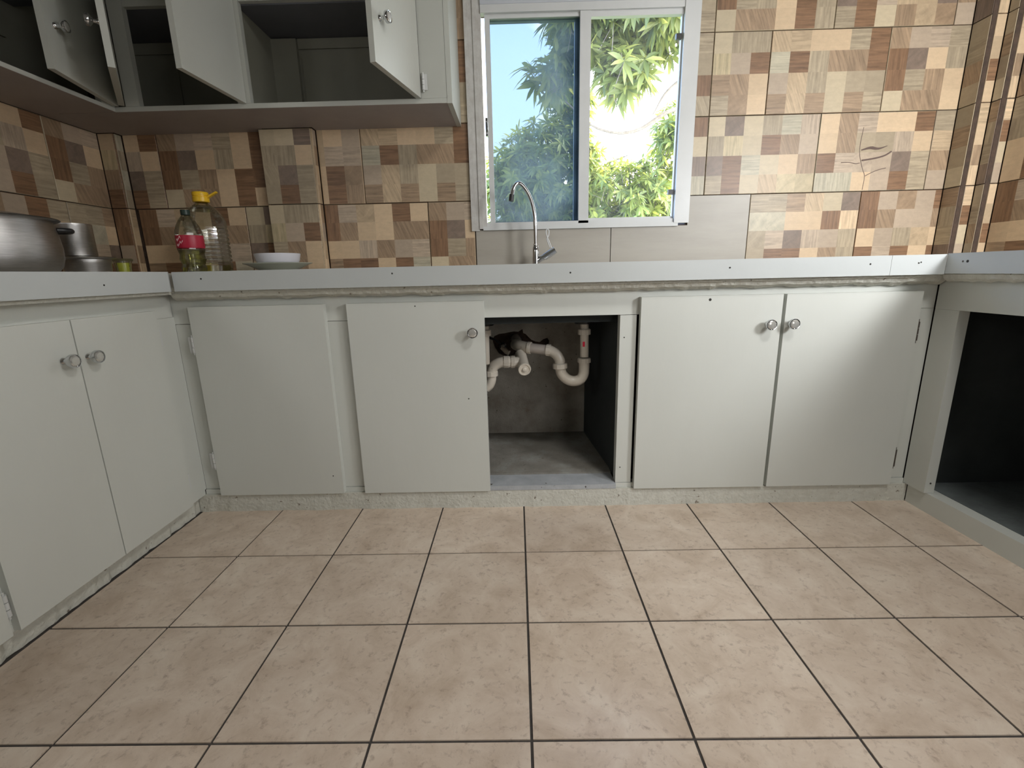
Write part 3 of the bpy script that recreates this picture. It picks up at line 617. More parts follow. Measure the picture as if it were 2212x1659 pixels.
ctl = thing('countertop', 'left white edged countertop holding the aluminium pot', 'countertop', (-1.45, -0.3, 0.83))
box('worktop_slab', XL, -1.134, -1.15, 0.252, 0.822, 0.866, slab_m, ctl, 0)
bm = bmesh.new(); pr_ = [(-1.115, -1.15), (-1.115, 0.222), (-1.118, 0.230), (-1.126, 0.2345), (-1.134, 0.2345), (-1.134, -1.15)]
prism(bm, [(x, y, 0.808) for x, y in pr_], (0, 0, 0), (0, 0, 0.062)); els = link('edge_strip', bm, strip_paint, ctl, False, 0.002)
screw(els, (-1.115, -0.02, 0.835), (1, 0, 0), 0.0025)
box('plaster_band', -1.40, -1.136, -1.15, 0.252, 0.798, 0.822, plaster, ctl, 0)

ctr = thing('countertop', 'right white edged countertop over the open dark cabinet', 'countertop', (1.6, -0.3, 0.83))
box('worktop_slab', 1.355, 1.906, -1.15, 0.252, 0.822, 0.866, slab_m, ctr, 0)
esr = box('edge_strip', 1.336, 1.3545, -1.15, 0.2345, 0.810, 0.871, strip_paint, ctr, 0.002)
screw(esr, (1.336, 0.165, 0.846), (-1, 0, 0), 0.004); screw(esr, (1.336, 0.180, 0.846), (-1, 0, 0), 0.003, rust)
bead('plaster_bead', (1.372, 0.255, 0), (1.372, -1.1, 0), 0.788, 0.034, 0.024, ctr, 160, 9)

# ------------------------------------------------------------------ left base cabinet
lc = thing('base_cabinet', 'left grey painted base cabinet with two closed doors and round knobs', 'cabinet', (-1.45, -0.3, 0))
ragged('plinth', (-1.207, -1.15, 0.0), (-1.207, 0.302, 0.0), 0.068, (0.03, 0, 0), lc, plaster, seed=4, amp=0.005, toe=0.0)
LX = -1.182
box('top_rail', LX - 0.03, LX, -1.15, 0.299, 0.722, 0.797, paint, lc)
box('stile', LX - 0.03, LX + 0.0015, 0.2095, 0.3035, 0.086, 0.7215, paint, lc); box('stile', LX - 0.03, LX + 0.0, -0.43, -0.37, 0.086, 0.7215, paint, lc)
box('stile', LX - 0.03, LX, -0.12, -0.06, 0.086, 0.7215, paint, lc)
box('bottom_rail', LX - 0.03, LX, -1.15, 0.298, 0.066, 0.0855, paint, lc)
ld1 = door_box('door', LX, LX + 0.018, -0.087, 0.205, 0.070, 0.750, lc, 0.006)
ld2 = door_box('door', LX, LX + 0.018, -0.385, -0.0905, 0.070, 0.750, lc, 0.006)
ld3 = door_box('door', LX, LX + 0.018, -0.72, -0.402, 0.070, 0.750, lc, 0.006)
knob(ld2, (LX + 0.018, -0.133, 0.650), (1, 0, 0)); knob(ld1, (LX + 0.018, -0.062, 0.649), (1, 0, 0))
for z in (0.662, 0.155): hinge(ld1, (LX + 0.006, 0.2095, z), leaf=(0, 1, 0))
hinge(ld2, (LX + 0.010, -0.3935, 0.140), r=0.006); hinge(ld2, (LX + 0.010, -0.3935, 0.62), r=0.006)
bm = bmesh.new(); bx(bm, XL + 0.002, LX - 0.031, -1.148, 0.25, 0.02, 0.04); bx(bm, XL + 0.002, LX - 0.031, -1.15, -1.135, 0.02, 0.82)
link('carcass', bm, dark_in, lc)

# ------------------------------------------------------------------ right base cabinet (open, no doors)
rc = thing('base_cabinet', 'right grey painted base cabinet without doors, inside coloured black for shade', 'cabinet', (1.6, -0.3, 0))
RX = 1.383
bm = bmesh.new(); prism(bm, [(1.393, 0.288, 0), (1.412, -1.15, 0), (1.47, -1.15, 0), (1.47, 0.288, 0)], (0, 0, 0), (0, 0, 0.068)); link('plinth', bm, paint, rc, False, 0.004)
box('top_rail', RX, RX + 0.03, -1.15, 0.298, 0.695, 0.79, paint, rc)
for y0, y1 in ((0.210, 0.298), (-0.62, -0.54)): s_ = box('stile', RX, RX + 0.034, y0, y1, 0.069, 0.6945, paint, rc)
screw(rc, (1.400, 0.2095, 0.105), (0, -1, 0), 0.003)
box('bay_floor', 1.44, 1.906, -1.15, 0.30, 0.05, 0.070, dark_floor, rc, 0)
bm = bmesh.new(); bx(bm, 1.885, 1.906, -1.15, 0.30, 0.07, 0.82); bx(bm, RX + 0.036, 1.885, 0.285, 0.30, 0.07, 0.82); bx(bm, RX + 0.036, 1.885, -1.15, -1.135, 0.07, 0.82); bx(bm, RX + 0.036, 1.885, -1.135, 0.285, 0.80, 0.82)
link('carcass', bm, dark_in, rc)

# ------------------------------------------------------------------ upper cabinets
UZ, UF = 1.4395, 0.572
uc = thing('wall_cabinet', 'grey wall cabinet beside the window with its doors swung open', 'cabinet', (-0.8, 0.7, UZ))
UT = 2.30
bm = bmesh.new(); bx(bm, -1.655, -0.2285, UF + 0.001, 0.808, UZ, UZ + 0.014); bx(bm, -1.655, -1.062, 0.808, 0.848, UZ, UZ + 0.014); bx(bm, -0.836, -0.2285, 0.808, 0.848, UZ, UZ + 0.014)
link('bottom_panel', bm, under_m, uc)
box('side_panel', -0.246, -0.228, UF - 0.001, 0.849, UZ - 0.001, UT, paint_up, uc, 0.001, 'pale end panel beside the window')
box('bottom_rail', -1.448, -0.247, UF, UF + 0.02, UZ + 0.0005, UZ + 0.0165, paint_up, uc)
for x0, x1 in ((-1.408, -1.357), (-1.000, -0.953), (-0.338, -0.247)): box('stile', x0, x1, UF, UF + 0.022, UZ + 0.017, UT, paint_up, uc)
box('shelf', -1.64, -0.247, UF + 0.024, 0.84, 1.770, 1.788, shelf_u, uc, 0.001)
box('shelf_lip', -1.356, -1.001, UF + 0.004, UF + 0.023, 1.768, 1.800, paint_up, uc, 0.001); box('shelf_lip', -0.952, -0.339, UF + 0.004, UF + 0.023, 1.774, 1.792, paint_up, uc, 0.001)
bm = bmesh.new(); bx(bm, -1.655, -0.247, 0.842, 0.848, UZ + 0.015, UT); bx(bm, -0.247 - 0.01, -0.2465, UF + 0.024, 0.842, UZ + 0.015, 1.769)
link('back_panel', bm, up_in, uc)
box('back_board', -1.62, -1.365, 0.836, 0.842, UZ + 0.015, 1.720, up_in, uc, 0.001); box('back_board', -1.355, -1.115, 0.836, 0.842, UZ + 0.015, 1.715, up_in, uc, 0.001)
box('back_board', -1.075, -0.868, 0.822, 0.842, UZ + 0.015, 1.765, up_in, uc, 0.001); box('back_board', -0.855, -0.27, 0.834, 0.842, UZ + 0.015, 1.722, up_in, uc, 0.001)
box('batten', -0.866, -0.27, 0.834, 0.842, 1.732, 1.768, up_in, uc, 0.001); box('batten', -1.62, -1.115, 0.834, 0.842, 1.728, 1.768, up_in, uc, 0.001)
box('divider', -0.984, -0.968, UF + 0.024, 0.842, UZ + 0.015, 1.769, up_in, uc, 0)
def swung(name, hinge_xy, free_xy, z0, z1, thick_side, parent, mat=paint_up, t=0.018):
    h, f = Vector((*hinge_xy, 0)), Vector((*free_xy, 0)); d = (f - h).normalized(); s = Vector((-d.y, d.x, 0)) * thick_side * t
    bm = bmesh.new(); prism(bm, [(p.x, p.y, z0) for p in (h, f, f + s, h + s)], (0, 0, 0), (0, 0, z1 - z0))
    return link(name, bm, mat, parent, False, 0.003), d, s.normalized()
# right leaf (hinged at the end stile), outer face with its knob towards the window
D3, dd, ss = swung('door', (-0.338, 0.566), (-0.412, 0.263), 1.455, 2.06, -1, uc)
f3 = Vector((-0.412, 0.263, 1.585)) + Vector((-dd.x, -dd.y, 0)) * 0.045
knob(D3, f3, (-dd.y, dd.x, 0), 0.0165)
hinge(D3, (-0.327, 0.566, 1.505), L=0.05, leaf=(1, 0, 0))
# middle leaf, hinged at the middle stile, inner face towards the window
D2, dd, ss = swung('door', (-0.968, 0.570), (-0.990, 0.268), 1.455, 2.06, -1, uc)
# left leaf, seen edge-on
D0, dd, ss = swung('door', (-1.404, 0.562), (-1.178, 0.255), 1.455, 2.06, -1, uc)
nl = Vector((dd.y, -dd.x, 0)); nl = nl if nl.x < 0 else -nl
knob(D0, Vector((-1.178, 0.255, 1.585)) - dd * 0.045 - Vector((ss.x, ss.y, 0)) * 0 + nl * 0.018, nl, 0.0165)

ul = thing('wall_cabinet', 'dark wall cabinet on the left wall with its door ajar', 'cabinet', (-1.6, 0.1, UZ))
UX = -1.447
bm = bmesh.new(); bx(bm, XL, UX - 0.001, -0.75, 0.57, UZ, UZ + 0.014); bx(bm, XL, -1.656, 0.57, 0.808, UZ, UZ + 0.014)
link('bottom_panel', bm, under_m, ul)
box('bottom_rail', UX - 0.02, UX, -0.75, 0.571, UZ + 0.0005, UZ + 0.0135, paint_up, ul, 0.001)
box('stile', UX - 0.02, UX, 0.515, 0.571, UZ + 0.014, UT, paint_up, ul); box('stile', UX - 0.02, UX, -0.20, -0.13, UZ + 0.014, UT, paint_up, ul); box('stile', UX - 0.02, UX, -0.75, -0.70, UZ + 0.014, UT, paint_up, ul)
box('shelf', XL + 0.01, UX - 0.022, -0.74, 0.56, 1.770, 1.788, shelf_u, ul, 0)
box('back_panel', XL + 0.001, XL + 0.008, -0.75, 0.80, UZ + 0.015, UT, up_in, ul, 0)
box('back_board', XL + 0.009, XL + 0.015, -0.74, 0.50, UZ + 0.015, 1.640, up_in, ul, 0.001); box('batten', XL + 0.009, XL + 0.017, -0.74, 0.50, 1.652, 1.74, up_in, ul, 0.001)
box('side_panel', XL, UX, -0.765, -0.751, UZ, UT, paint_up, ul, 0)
D1, dd, ss = swung('door', (-1.445, 0.560), (-1.372, 0.245), 1.455, 2.06, 1, ul)
n1 = Vector((-dd.y, dd.x, 0)); n1 = n1 if n1.x > 0 else -n1
knob(D1, Vector((-1.372, 0.245, 1.585)) - dd * 0.045 + ss * 0.018 * (1 if ss.dot(n1) > 0 else 0), n1, 0.0165)

# ------------------------------------------------------------------ sink, faucet, drain
sk = thing('sink', 'double bowl steel sink seen from below through the open bay', 'sink', (0.04, 0.52, 0.866))
bm = bmesh.new()
def bowl(x0, x1, y0, y1, zt, zb):
    w = 0.0015
    bx(bm, x0, x1, y0, y1, zb, zb + w); bx(bm, x0, x0 + w, y0, y1, zb, zt); bx(bm, x1 - w, x1, y0, y1, zb, zt); bx(bm, x0, x1, y0, y0 + w, zb, zt); bx(bm, x0, x1, y1 - w, y1, zb, zt)
bowl(SX0 + 0.004, 0.035, SY0 + 0.004, SY1 - 0.004, 0.868, 0.672); bowl(0.045, SX1 - 0.004, SY0 + 0.004, SY1 - 0.004, 0.868, 0.672)
bx(bm, 0.035, 0.045, SY0 + 0.004, SY1 - 0.004, 0.86, 0.868)
bx(bm, SX0 - 0.012, SX1 + 0.012, SY0 - 0.012, SY0 + 0.006, 0.8665, 0.869); bx(bm, SX0 - 0.012, SX1 + 0.012, SY1 - 0.006, SY1 + 0.012, 0.8665, 0.869)
bx(bm, SX0 - 0.012, SX0 + 0.006, SY0, SY1, 0.8665, 0.869); bx(bm, SX1 - 0.006, SX1 + 0.012, SY0, SY1, 0.8665, 0.869)
link('sink_bowls', bm, steel, sk)
box('dark_underside_sheet', SX0 + 0.004, SX1 - 0.004, SY0 + 0.002, SY1 - 0.004, 0.668, 0.6715, dark_in, sk, 0)  # thin dark sheets added below and before the bowls
box('dark_underside_sheet', SX0 + 0.004, SX1 - 0.004, SY0 + 0.001, SY0 + 0.0035, 0.668, 0.82, dark_in, sk, 0)
for x in (0.243, -0.137):
    bm = bmesh.new(); lathe(bm, [(0, 0.002), (0.044, 0.002), (0.044, -0.003), (0.028, -0.006), (0.025, -0.022), (0.020, -0.024), (0, -0.024)], (x, 0.5, 0.671), (0, 0, 1), 24)
    link('drain_flange', bm, chrome, sk, True)
    bm = bmesh.new(); lathe(bm, [(0.027, 0), (0.036, 0), (0.038, -0.010), (0.036, -0.016), (0.027, -0.016), (0.027, 0)], (x, 0.5, 0.665), (0, 0, 1), 12)
    link('lock_nut', bm, black_pl, sk, True)

dp = thing('drain_pipe', 'ivory plastic drain pipes and traps in the open bay', 'pipe', (0.1, 0.5, 0.45))
PY = 0.5
def pipe(pts, r, mat=pvc, name='pipe', sm=True, n=7):
    bm = bmesh.new(); tube(bm, smoothpath(pts, n) if sm and len(pts) > 2 else pts, r, 18); return link(name, bm, mat, dp, True)
def nut(c, ax, r=0.026, h=0.020, mat=pvc):
    bm = bmesh.new(); lathe(bm, [(r * 0.6, -h / 2), (r, -h / 2), (r, h * 0.35), (r * 0.85, h / 2), (r * 0.6, h / 2)], c, ax, 12); return link('slip_nut', bm, mat, dp, False)
rp = 0.0178
tp = pipe([(0.2445, PY, 0.646), (0.246, PY, 0.520)], rp * 0.92, pvc, 'tailpiece', False); nut((0.2445, PY, 0.618), (0, 0, 1), 0.0245, 0.022)
bm = bmesh.new(); prism(bm, [(0.2365, PY - rp * 0.94, 0.562), (0.2445, PY - rp * 0.97, 0.562), (0.2445, PY - rp * 0.97, 0.581), (0.2365, PY - rp * 0.94, 0.581)], (0, 0, 0), (0, -0.0012, 0)); link('red_sticker', bm, red_spot, tp)
nut((0.2455, PY, 0.507), (0, 0, 1), 0.0255, 0.018)
pipe([(0.2455, PY, 0.515), (0.2455, PY, 0.475), (0.243, PY, 0.450), (0.230, PY, 0.430), (0.205, PY, 0.424), (0.180, PY, 0.432), (0.160, PY, 0.452), (0.153, PY, 0.476), (0.152, PY, 0.490)], 0.0205, pvc, 'trap')
nut((0.152, PY, 0.487), (-0.05, 0, 1), 0.0285, 0.020)
pipe([(0.152, PY, 0.492), (0.150, PY + 0.002, 0.510), (0.138, PY + 0.006, 0.530), (0.118, PY + 0.012, 0.543), (0.100, PY + 0.018, 0.547)], 0.0205, pvc, 'elbow')
nut((0.107, PY + 0.016, 0.546), (-1, 0.25, 0.05), 0.0235, 0.018)
pipe([(0.100, PY + 0.018, 0.547), (0.028, PY + 0.045, 0.553)], 0.0195, pvc_g, 'pipe', False)
pipe([(0.040, PY + 0.040, 0.552), (0.015, PY + 0.055, 0.554), (-0.005, PY + 0.075, 0.556), (-0.020, PY + 0.12, 0.556)], 0.0225, pvc, 'elbow')
pipe([(-0.010, PY + 0.10, 0.556), (-0.020, 0.862, 0.545)], 0.0225, pvc_g, 'pipe', False)
nut((0.034, PY + 0.042, 0.5525), (-1, 0.35, 0.05), 0.0245, 0.014)
# cleanout plug facing the camera and the branch behind it
pipe([(0.011, PY - 0.02, 0.486), (-0.001, PY + 0.05, 0.528)], 0.0225, pvc, 'cleanout', False)
bm = bmesh.new(); ax = Vector((0.14, -0.95, -0.2)).normalized(); c0 = Vector((0.012, PY - 0.030, 0.483))
lathe(bm, [(0, 0), (0.0255, 0), (0.0255, 0.006), (0.0235, 0.009), (0.020, 0.009), (0.019, 0.006), (0.009, 0.006), (0.009, 0.011), (0.006, 0.013), (0, 0.013)], c0, ax, 24)
u = ax.cross(Vector((0, 0, 1))).normalized(); w = u.cross(ax).normalized() if u.cross(ax).z > 0 else -u.cross(ax).normalized()
link('cleanout_plug', bm, pvc, dp, True, label='round cleanout plug facing the room')
pipe([(-0.002, PY + 0.012, 0.502), (-0.060, PY, 0.506), ], 0.0205, pvc, 'pipe', False); nut((-0.030, PY + 0.004, 0.504), (1, 0, 0), 0.0235, 0.016); nut((-0.055, PY, 0.506), (1, 0, 0), 0.0235, 0.022)
pipe([(-0.060, PY, 0.506), (-0.085, PY, 0.503), (-0.105, PY, 0.490), (-0.115, PY, 0.470), (-0.117, PY, 0.455)], 0.0205, pvc, 'elbow')
nut((-0.117, PY, 0.462), (0, 0, 1), 0.0265, 0.020)
pipe([(-0.117, PY, 0.455), (-0.118, PY, 0.435), (-0.126, PY, 0.415), (-0.140, PY, 0.403)], 0.0195, pvc, 'trap')
pipe([(-0.137, PY, 0.648), (-0.139, PY, 0.500)], rp, pvc, 'tailpiece', False); nut((-0.137, PY, 0.622), (0, 0, 1), 0.0245, 0.024)

vl = thing('stop_valve', 'small steel stop valve with a black hose behind the pipes', 'valve', (-0.07, 0.83, 0.52))
bm = bmesh.new(); lathe(bm, [(0, -0.05), (0.010, -0.05), (0.010, -0.010), (0.016, -0.008), (0.016, 0.010), (0.009, 0.014), (0.009, 0.03), (0, 0.03)], (-0.078, 0.80, 0.525), (0, -1, 0), 16); link('valve_body', bm, chrome, vl, True)
bm = bmesh.new(); tube(bm, [(-0.083, 0.775, 0.520), (-0.062, 0.765, 0.503), (-0.050, 0.760, 0.497)], [0.009, 0.012, 0.011], 10); link('valve_handle', bm, pvc, vl, True)
bm = bmesh.new(); tube(bm, smoothpath([(-0.083, 0.785, 0.530), (-0.11, 0.79, 0.552), (-0.15, 0.80, 0.575), (-0.155, 0.80, 0.66)], 6), 0.0055, 10); link('hose', bm, black_pl, vl, True)

fc = thing('faucet', 'chrome gooseneck sink faucet with a side lever', 'faucet', (0.072, 0.735, 0.866))
FYy = 0.735
bm = bmesh.new(); lathe(bm, [(0, 0.0), (0.022, 0.0), (0.022, 0.006), (0.0145, 0.010), (0.0135, 0.060), (0.0125, 0.078), (0.0095, 0.082), (0.0095, 0.090), (0, 0.090)], (0.072, FYy, 0.8665), (0, 0, 1), 24)
link('faucet_body', bm, chrome, fc, True)
bm = bmesh.new(); tube(bm, smoothpath([(0.072, FYy, 0.945), (0.071, FYy, 1.01), (0.068, FYy, 1.07), (0.056, FYy, 1.125), (0.036, FYy - 0.005, 1.165), (0.012, FYy - 0.012, 1.190), (-0.006, FYy - 0.018, 1.186), (-0.018, FYy - 0.022, 1.165), (-0.023, FYy - 0.026, 1.145)], 7), 0.0078, 14)
sp = link('spout', bm, chrome, fc, True)
bm = bmesh.new(); tube(bm, [(-0.023, FYy - 0.026, 1.147), (-0.026, FYy - 0.028, 1.122)], 0.0098, 14); link('spout_tip', bm, black_pl, sp, True)
bm = bmesh.new(); tube(bm, smoothpath([(0.074, FYy, 0.885), (0.090, FYy - 0.004, 0.896), (0.112, FYy - 0.008, 0.906)], 5), [0.012] * 10 + [0.011], 16); tube(bm, [(0.108, FYy - 0.008, 0.903), (0.152, FYy - 0.014, 0.931)], 0.0145, 18)
link('lever_housing', bm, chrome, fc, True)
bm = bmesh.new(); tube(bm, smoothpath([(0.138, FYy - 0.014, 0.935), (0.128, FYy - 0.013, 0.960), (0.118, FYy - 0.012, 0.985), (0.114, FYy - 0.012, 1.003), (0.119, FYy - 0.012, 1.014), (0.126, FYy - 0.012, 1.006), (0.124, FYy - 0.012, 0.988), (0.118, FYy - 0.012, 0.975), (0.124, FYy - 0.012, 0.955), (0.130, FYy - 0.013, 0.940)], 5), 0.0022, 8)
link('lever_loop', bm, alu, fc, True)

# ------------------------------------------------------------------ things on the counters
CT = 0.8665
pot = thing('cooking_pot', 'large round aluminium pot with a lid at the left edge', 'pot', (-1.45, 0.035, CT))
bm = bmesh.new(); c = (-1.46, 0.020, CT)
PS = 0.82
lathe(bm, [(r * PS, h) for r, h in [(0, 0.0), (0.150, 0.0), (0.172, 0.006), (0.188, 0.022), (0.196, 0.045), (0.198, 0.075), (0.194, 0.110), (0.186, 0.140), (0.184, 0.147), (0.180, 0.147), (0.178, 0.13), (0.182, 0.06), (0.15, 0.01), (0, 0.006)]], c, (0, 0, 1), 56); pb = link('pot_body', bm, alum_pot, pot, True)
bm = bmesh.new(); lathe(bm, [(r * PS, h) for r, h in [(0.176, 0.146), (0.204, 0.1485), (0.207, 0.1505), (0.204, 0.1535), (0.180, 0.1555), (0.11, 0.166), (0.03, 0.171), (0, 0.171)]], c, (0, 0, 1), 56); ldd = link('lid', bm, alum_pot, pot, True)
bm = bmesh.new(); lathe(bm, [(0, 0.17), (0.010, 0.17), (0.009, 0.182), (0.021, 0.188), (0.022, 0.198), (0, 0.204)], c, (0, 0, 1), 20); link('lid_knob', bm, black_pl, ldd, True)
for s in (1, -1):
    bm = bmesh.new(); a = math.radians(58 if s > 0 else 238); ca_, sa_ = math.cos(a), math.sin(a); tx, ty = -sa_, ca_
    pts = []
    for t, o in ((-0.030, 0.154), (-0.031, 0.174), (-0.022, 0.188), (0, 0.193), (0.022, 0.188), (0.031, 0.174), (0.030, 0.154)): pts.append((c[0] + ca_ * o + tx * t, c[1] + sa_ * o + ty * t, CT + 0.127))
    tube(bm, smoothpath(pts, 4), 0.0075, 10); link('handle', bm, black_pl, pot, True)
can = thing('canister', 'tall stainless steel canister standing on a low steel tin', 'canister', (-1.50, 0.345, CT + 0.062))
bm = bmesh.new(); lathe(bm, [(0, 0), (0.052, 0), (0.054, 0.003), (0.054, 0.098), (0.055, 0.101), (0.054, 0.104), (0.02, 0.106), (0, 0.106)], (-1.50, 0.345, CT + 0.0635), (0, 0, 1), 40); link('canister_body', bm, steel, can, True)
tin = thing('food_tin', 'low round stainless tin with a wide rim under the canister', 'tin', (-1.485, 0.36, CT))
bm = bmesh.new(); lathe(bm, [(0, 0.001), (0.060, 0.001), (0.062, 0.006), (0.064, 0.036), (0.066, 0.040), (0.066, 0.052), (0.080, 0.056), (0.081, 0.0585), (0.078, 0.0605), (0, 0.0605)], (-1.485, 0.36, CT), (0, 0, 1), 40); link('tin_body', bm, steel, tin, True)
tub = thing('plastic_tub', 'tiny clear tub of lime green paste beside the steel tin', 'tub', (-1.478, 0.50, CT))
bm = bmesh.new(); lathe(bm, [(0, 0.001), (0.023, 0.001), (0.028, 0.052), (0.029, 0.052)], (-1.478, 0.50, CT), (0, 0, 1), 24); link('tub_wall', bm, pet, tub, True)
bm = bmesh.new(); lathe(bm, [(0, 0.002), (0.0215, 0.002), (0.026, 0.044), (0, 0.045)], (-1.478, 0.50, CT), (0, 0, 1), 24); link('paste', bm, lime, tub, True)
bm = bmesh.new(); lathe(bm, [(0.027, 0.050), (0.031, 0.050), (0.032, 0.056), (0.030, 0.059), (0, 0.059)], (-1.478, 0.50, CT), (0, 0, 1), 24); link('tub_lid', bm, thin_clear('milky_lid', (0.75, 0.76, 0.66), 0.1, 0.3, ((0.6, 0.6, 0.5), 0.7)), tub, True)

jug = thing('oil_jug', 'large clear ribbed plastic jug with a yellow cap', 'bottle', (-1.215, 0.60, CT))
jc = (-1.212, 0.605, CT)
prof = [(0, 0.002), (0.060, 0.002), (0.070, 0.008), (0.072, 0.02)]
for k in range(9):
    z = 0.030 + k * 0.016; prof += [(0.0735, z), (0.0735, z + 0.008), (0.0700, z + 0.011), (0.0700, z + 0.013)]
prof += [(0.0735, 0.178), (0.0715, 0.195), (0.064, 0.215), (0.052, 0.235), (0.036, 0.250), (0.024, 0.258), (0.021, 0.264), (0.021, 0.275)]
bm = bmesh.new(); lathe(bm, prof, jc, (0, 0, 1), 12); link('jug_body', bm, pet, jug, False)
bm = bmesh.new(); lathe(bm, [(0.0, 0.301), (0.026, 0.301), (0.028, 0.298), (0.028, 0.288), (0.0265, 0.287), (0.0265, 0.284), (0.0285, 0.282), (0.0285, 0.266), (0.022, 0.264)], jc, (0, 0, 1), 28)
prism(bm, [(jc[0] + 0.024, jc[1] - 0.006, CT + 0.284), (jc[0] + 0.062, jc[1] - 0.004, CT + 0.303), (jc[0] + 0.064, jc[1] - 0.004, CT + 0.298), (jc[0] + 0.026, jc[1] - 0.006, CT + 0.278)], (0, 0, 0), (0, 0.012, 0))
link('cap', bm, yellow, jug, True)
bm = bmesh.new(); tube(bm, [(jc[0], jc[1], CT + 0.004), (jc[0], jc[1], CT + 0.03)], 0.066, 20); link('oil', bm, pet_y, jug, True)

bo = thing('soda_bottle', 'smaller plastic bottle with red label and dark green cap, half full of yellow oil', 'bottle', (-1.190, 0.47, CT))
b0 = (-1.190, 0.468, CT)
bm = bmesh.new(); lathe(bm, [(0, 0.003), (0.030, 0.001), (0.038, 0.006), (0.040, 0.020), (0.036, 0.032), (0.0415, 0.050), (0.0385, 0.066), (0.0435, 0.084), (0.0435, 0.140), (0.0410, 0.150), (0.036, 0.165), (0.026, 0.185), (0.016, 0.198), (0.013, 0.203), (0.013, 0.210)], b0, (0, 0, 1), 14); link('bottle_body', bm, pet, bo, False)
bm = bmesh.new(); lathe(bm, [(0, 0.005), (0.029, 0.004), (0.0365, 0.008), (0.0385, 0.020), (0.0345, 0.032), (0.040, 0.050), (0.037, 0.066), (0.041, 0.082), (0, 0.083)], b0, (0, 0, 1), 16); link('oil', bm, pet_y, bo, True)
bm = bmesh.new(); lathe(bm, [(0.0440, 0.088), (0.0442, 0.089), (0.0442, 0.131), (0.0440, 0.132)], b0, (0, 0, 1), 28); lb_ = link('label_band', bm, red_lab, bo, True, label='red paper label')
bm = bmesh.new(); rnd = random.Random(3)
for k in range(7):   # loose white lettering strokes on the label
    a = math.radians(-118 + 9 * (k % 4)); zz = CT + 0.096 + (k // 2) * 0.009
    p = [(b0[0] + 0.0447 * math.cos(a + t), b0[1] + 0.0447 * math.sin(a + t), zz + dz) for t, dz in ((0, 0), (0.03, 0.006), (0.07, 0.004), (0.09, 0.009 if k % 2 else -0.003))]
    tube(bm, p, 0.0007, 5)
link('label_print', bm, red_txt, lb_)
bm = bmesh.new(); lathe(bm, [(0, 0.220), (0.0145, 0.220), (0.0150, 0.217), (0.0150, 0.203), (0.0125, 0.203)], b0, (0, 0, 1), 24); link('cap', bm, green_cap, bo, True)

pl = thing('plate', 'pale green rimmed plate under the white bowl', 'plate', (-0.945, 0.60, CT))
bm = bmesh.new(); lathe(bm, [(0, 0.001), (0.055, 0.001), (0.057, 0.004), (0.075, 0.010), (0.112, 0.0275), (0.124, 0.031), (0.125, 0.033), (0.110, 0.032), (0.07, 0.013), (0, 0.010)], (-0.945, 0.60, CT), (0, 0, 1), 48); link('plate_body', bm, ceramic_g, pl, True)
bw = thing('bowl', 'straight sided white bowl standing on the plate', 'bowl', (-0.944, 0.60, CT + 0.032))
bm = bmesh.new(); lathe(bm, [(0, 0.0), (0.060, 0.0), (0.074, 0.002), (0.078, 0.008), (0.0835, 0.0345), (0.0815, 0.0355), (0.0785, 0.034), (0.073, 0.010), (0, 0.006)], (-0.944, 0.60, CT + 0.0335), (0, 0, 1), 48); link('bowl_body', bm, ceramic, bw, True)

# ------------------------------------------------------------------ outdoors: ground and mango trees
ground = box('terrain', -30, 30, 1.6, 60, -3.3, -3.0, worn('grassy_ground', (0.12, 0.16, 0.05), (0.08, 0.10, 0.04), 0.9, 1.0, 0.2, 30), None, 0, 'grassy ground outside', 'structure')
def leaf_mat(name, c, tr):
    m = bpy.data.materials.new(name); m.use_nodes = True; t = m.node_tree; t.nodes.clear()
    out = N(t, 'ShaderNodeOutputMaterial'); pr = N(t, 'ShaderNodeBsdfPrincipled'); tl = N(t, 'ShaderNodeBsdfTranslucent'); mx = N(t, 'ShaderNodeMixShader'); mx.inputs[0].default_value = 0.45
    g = N(t, 'ShaderNodeNewGeometry'); hs = N(t, 'ShaderNodeHueSaturation'); hs2 = N(t, 'ShaderNodeHueSaturation')
    r = N(t, 'ShaderNodeMath', operation='MULTIPLY_ADD'); t.links.new(g.outputs['Random Per Island'], r.inputs[0]); r.inputs[1].default_value = 0.9; r.inputs[2].default_value = 0.55
    r2 = N(t, 'ShaderNodeMath', operation='MULTIPLY_ADD'); t.links.new(g.outputs['Random Per Island'], r2.inputs[0]); r2.inputs[1].default_value = -0.05; r2.inputs[2].default_value = 0.52
    for h, cc in ((hs, c), (hs2, tr)):
        h.inputs['Color'].default_value = (*cc, 1); t.links.new(r.outputs[0], h.inputs['Value']); t.links.new(r2.outputs[0], h.inputs['Hue'])
    t.links.new(hs.outputs[0], pr.inputs['Base Color']); pr.inputs['Roughness'].default_value = 0.38; t.links.new(hs2.outputs[0], tl.inputs[0])
    t.links.new(pr.outputs[0], mx.inputs[1]); t.links.new(tl.outputs[0], mx.inputs[2]); t.links.new(mx.outputs[0], out.inputs[0]); return m
leaf_a = leaf_mat('mango_leaf', (0.17, 0.20, 0.065), (0.36, 0.40, 0.085)); leaf_b = leaf_mat('far_mango_leaf', (0.20, 0.25, 0.07), (0.48, 0.54, 0.085))
bark = worn('grey_bark', (0.26, 0.21, 0.17), (0.16, 0.13, 0.10), 0.9, 12, 0.6, 50)
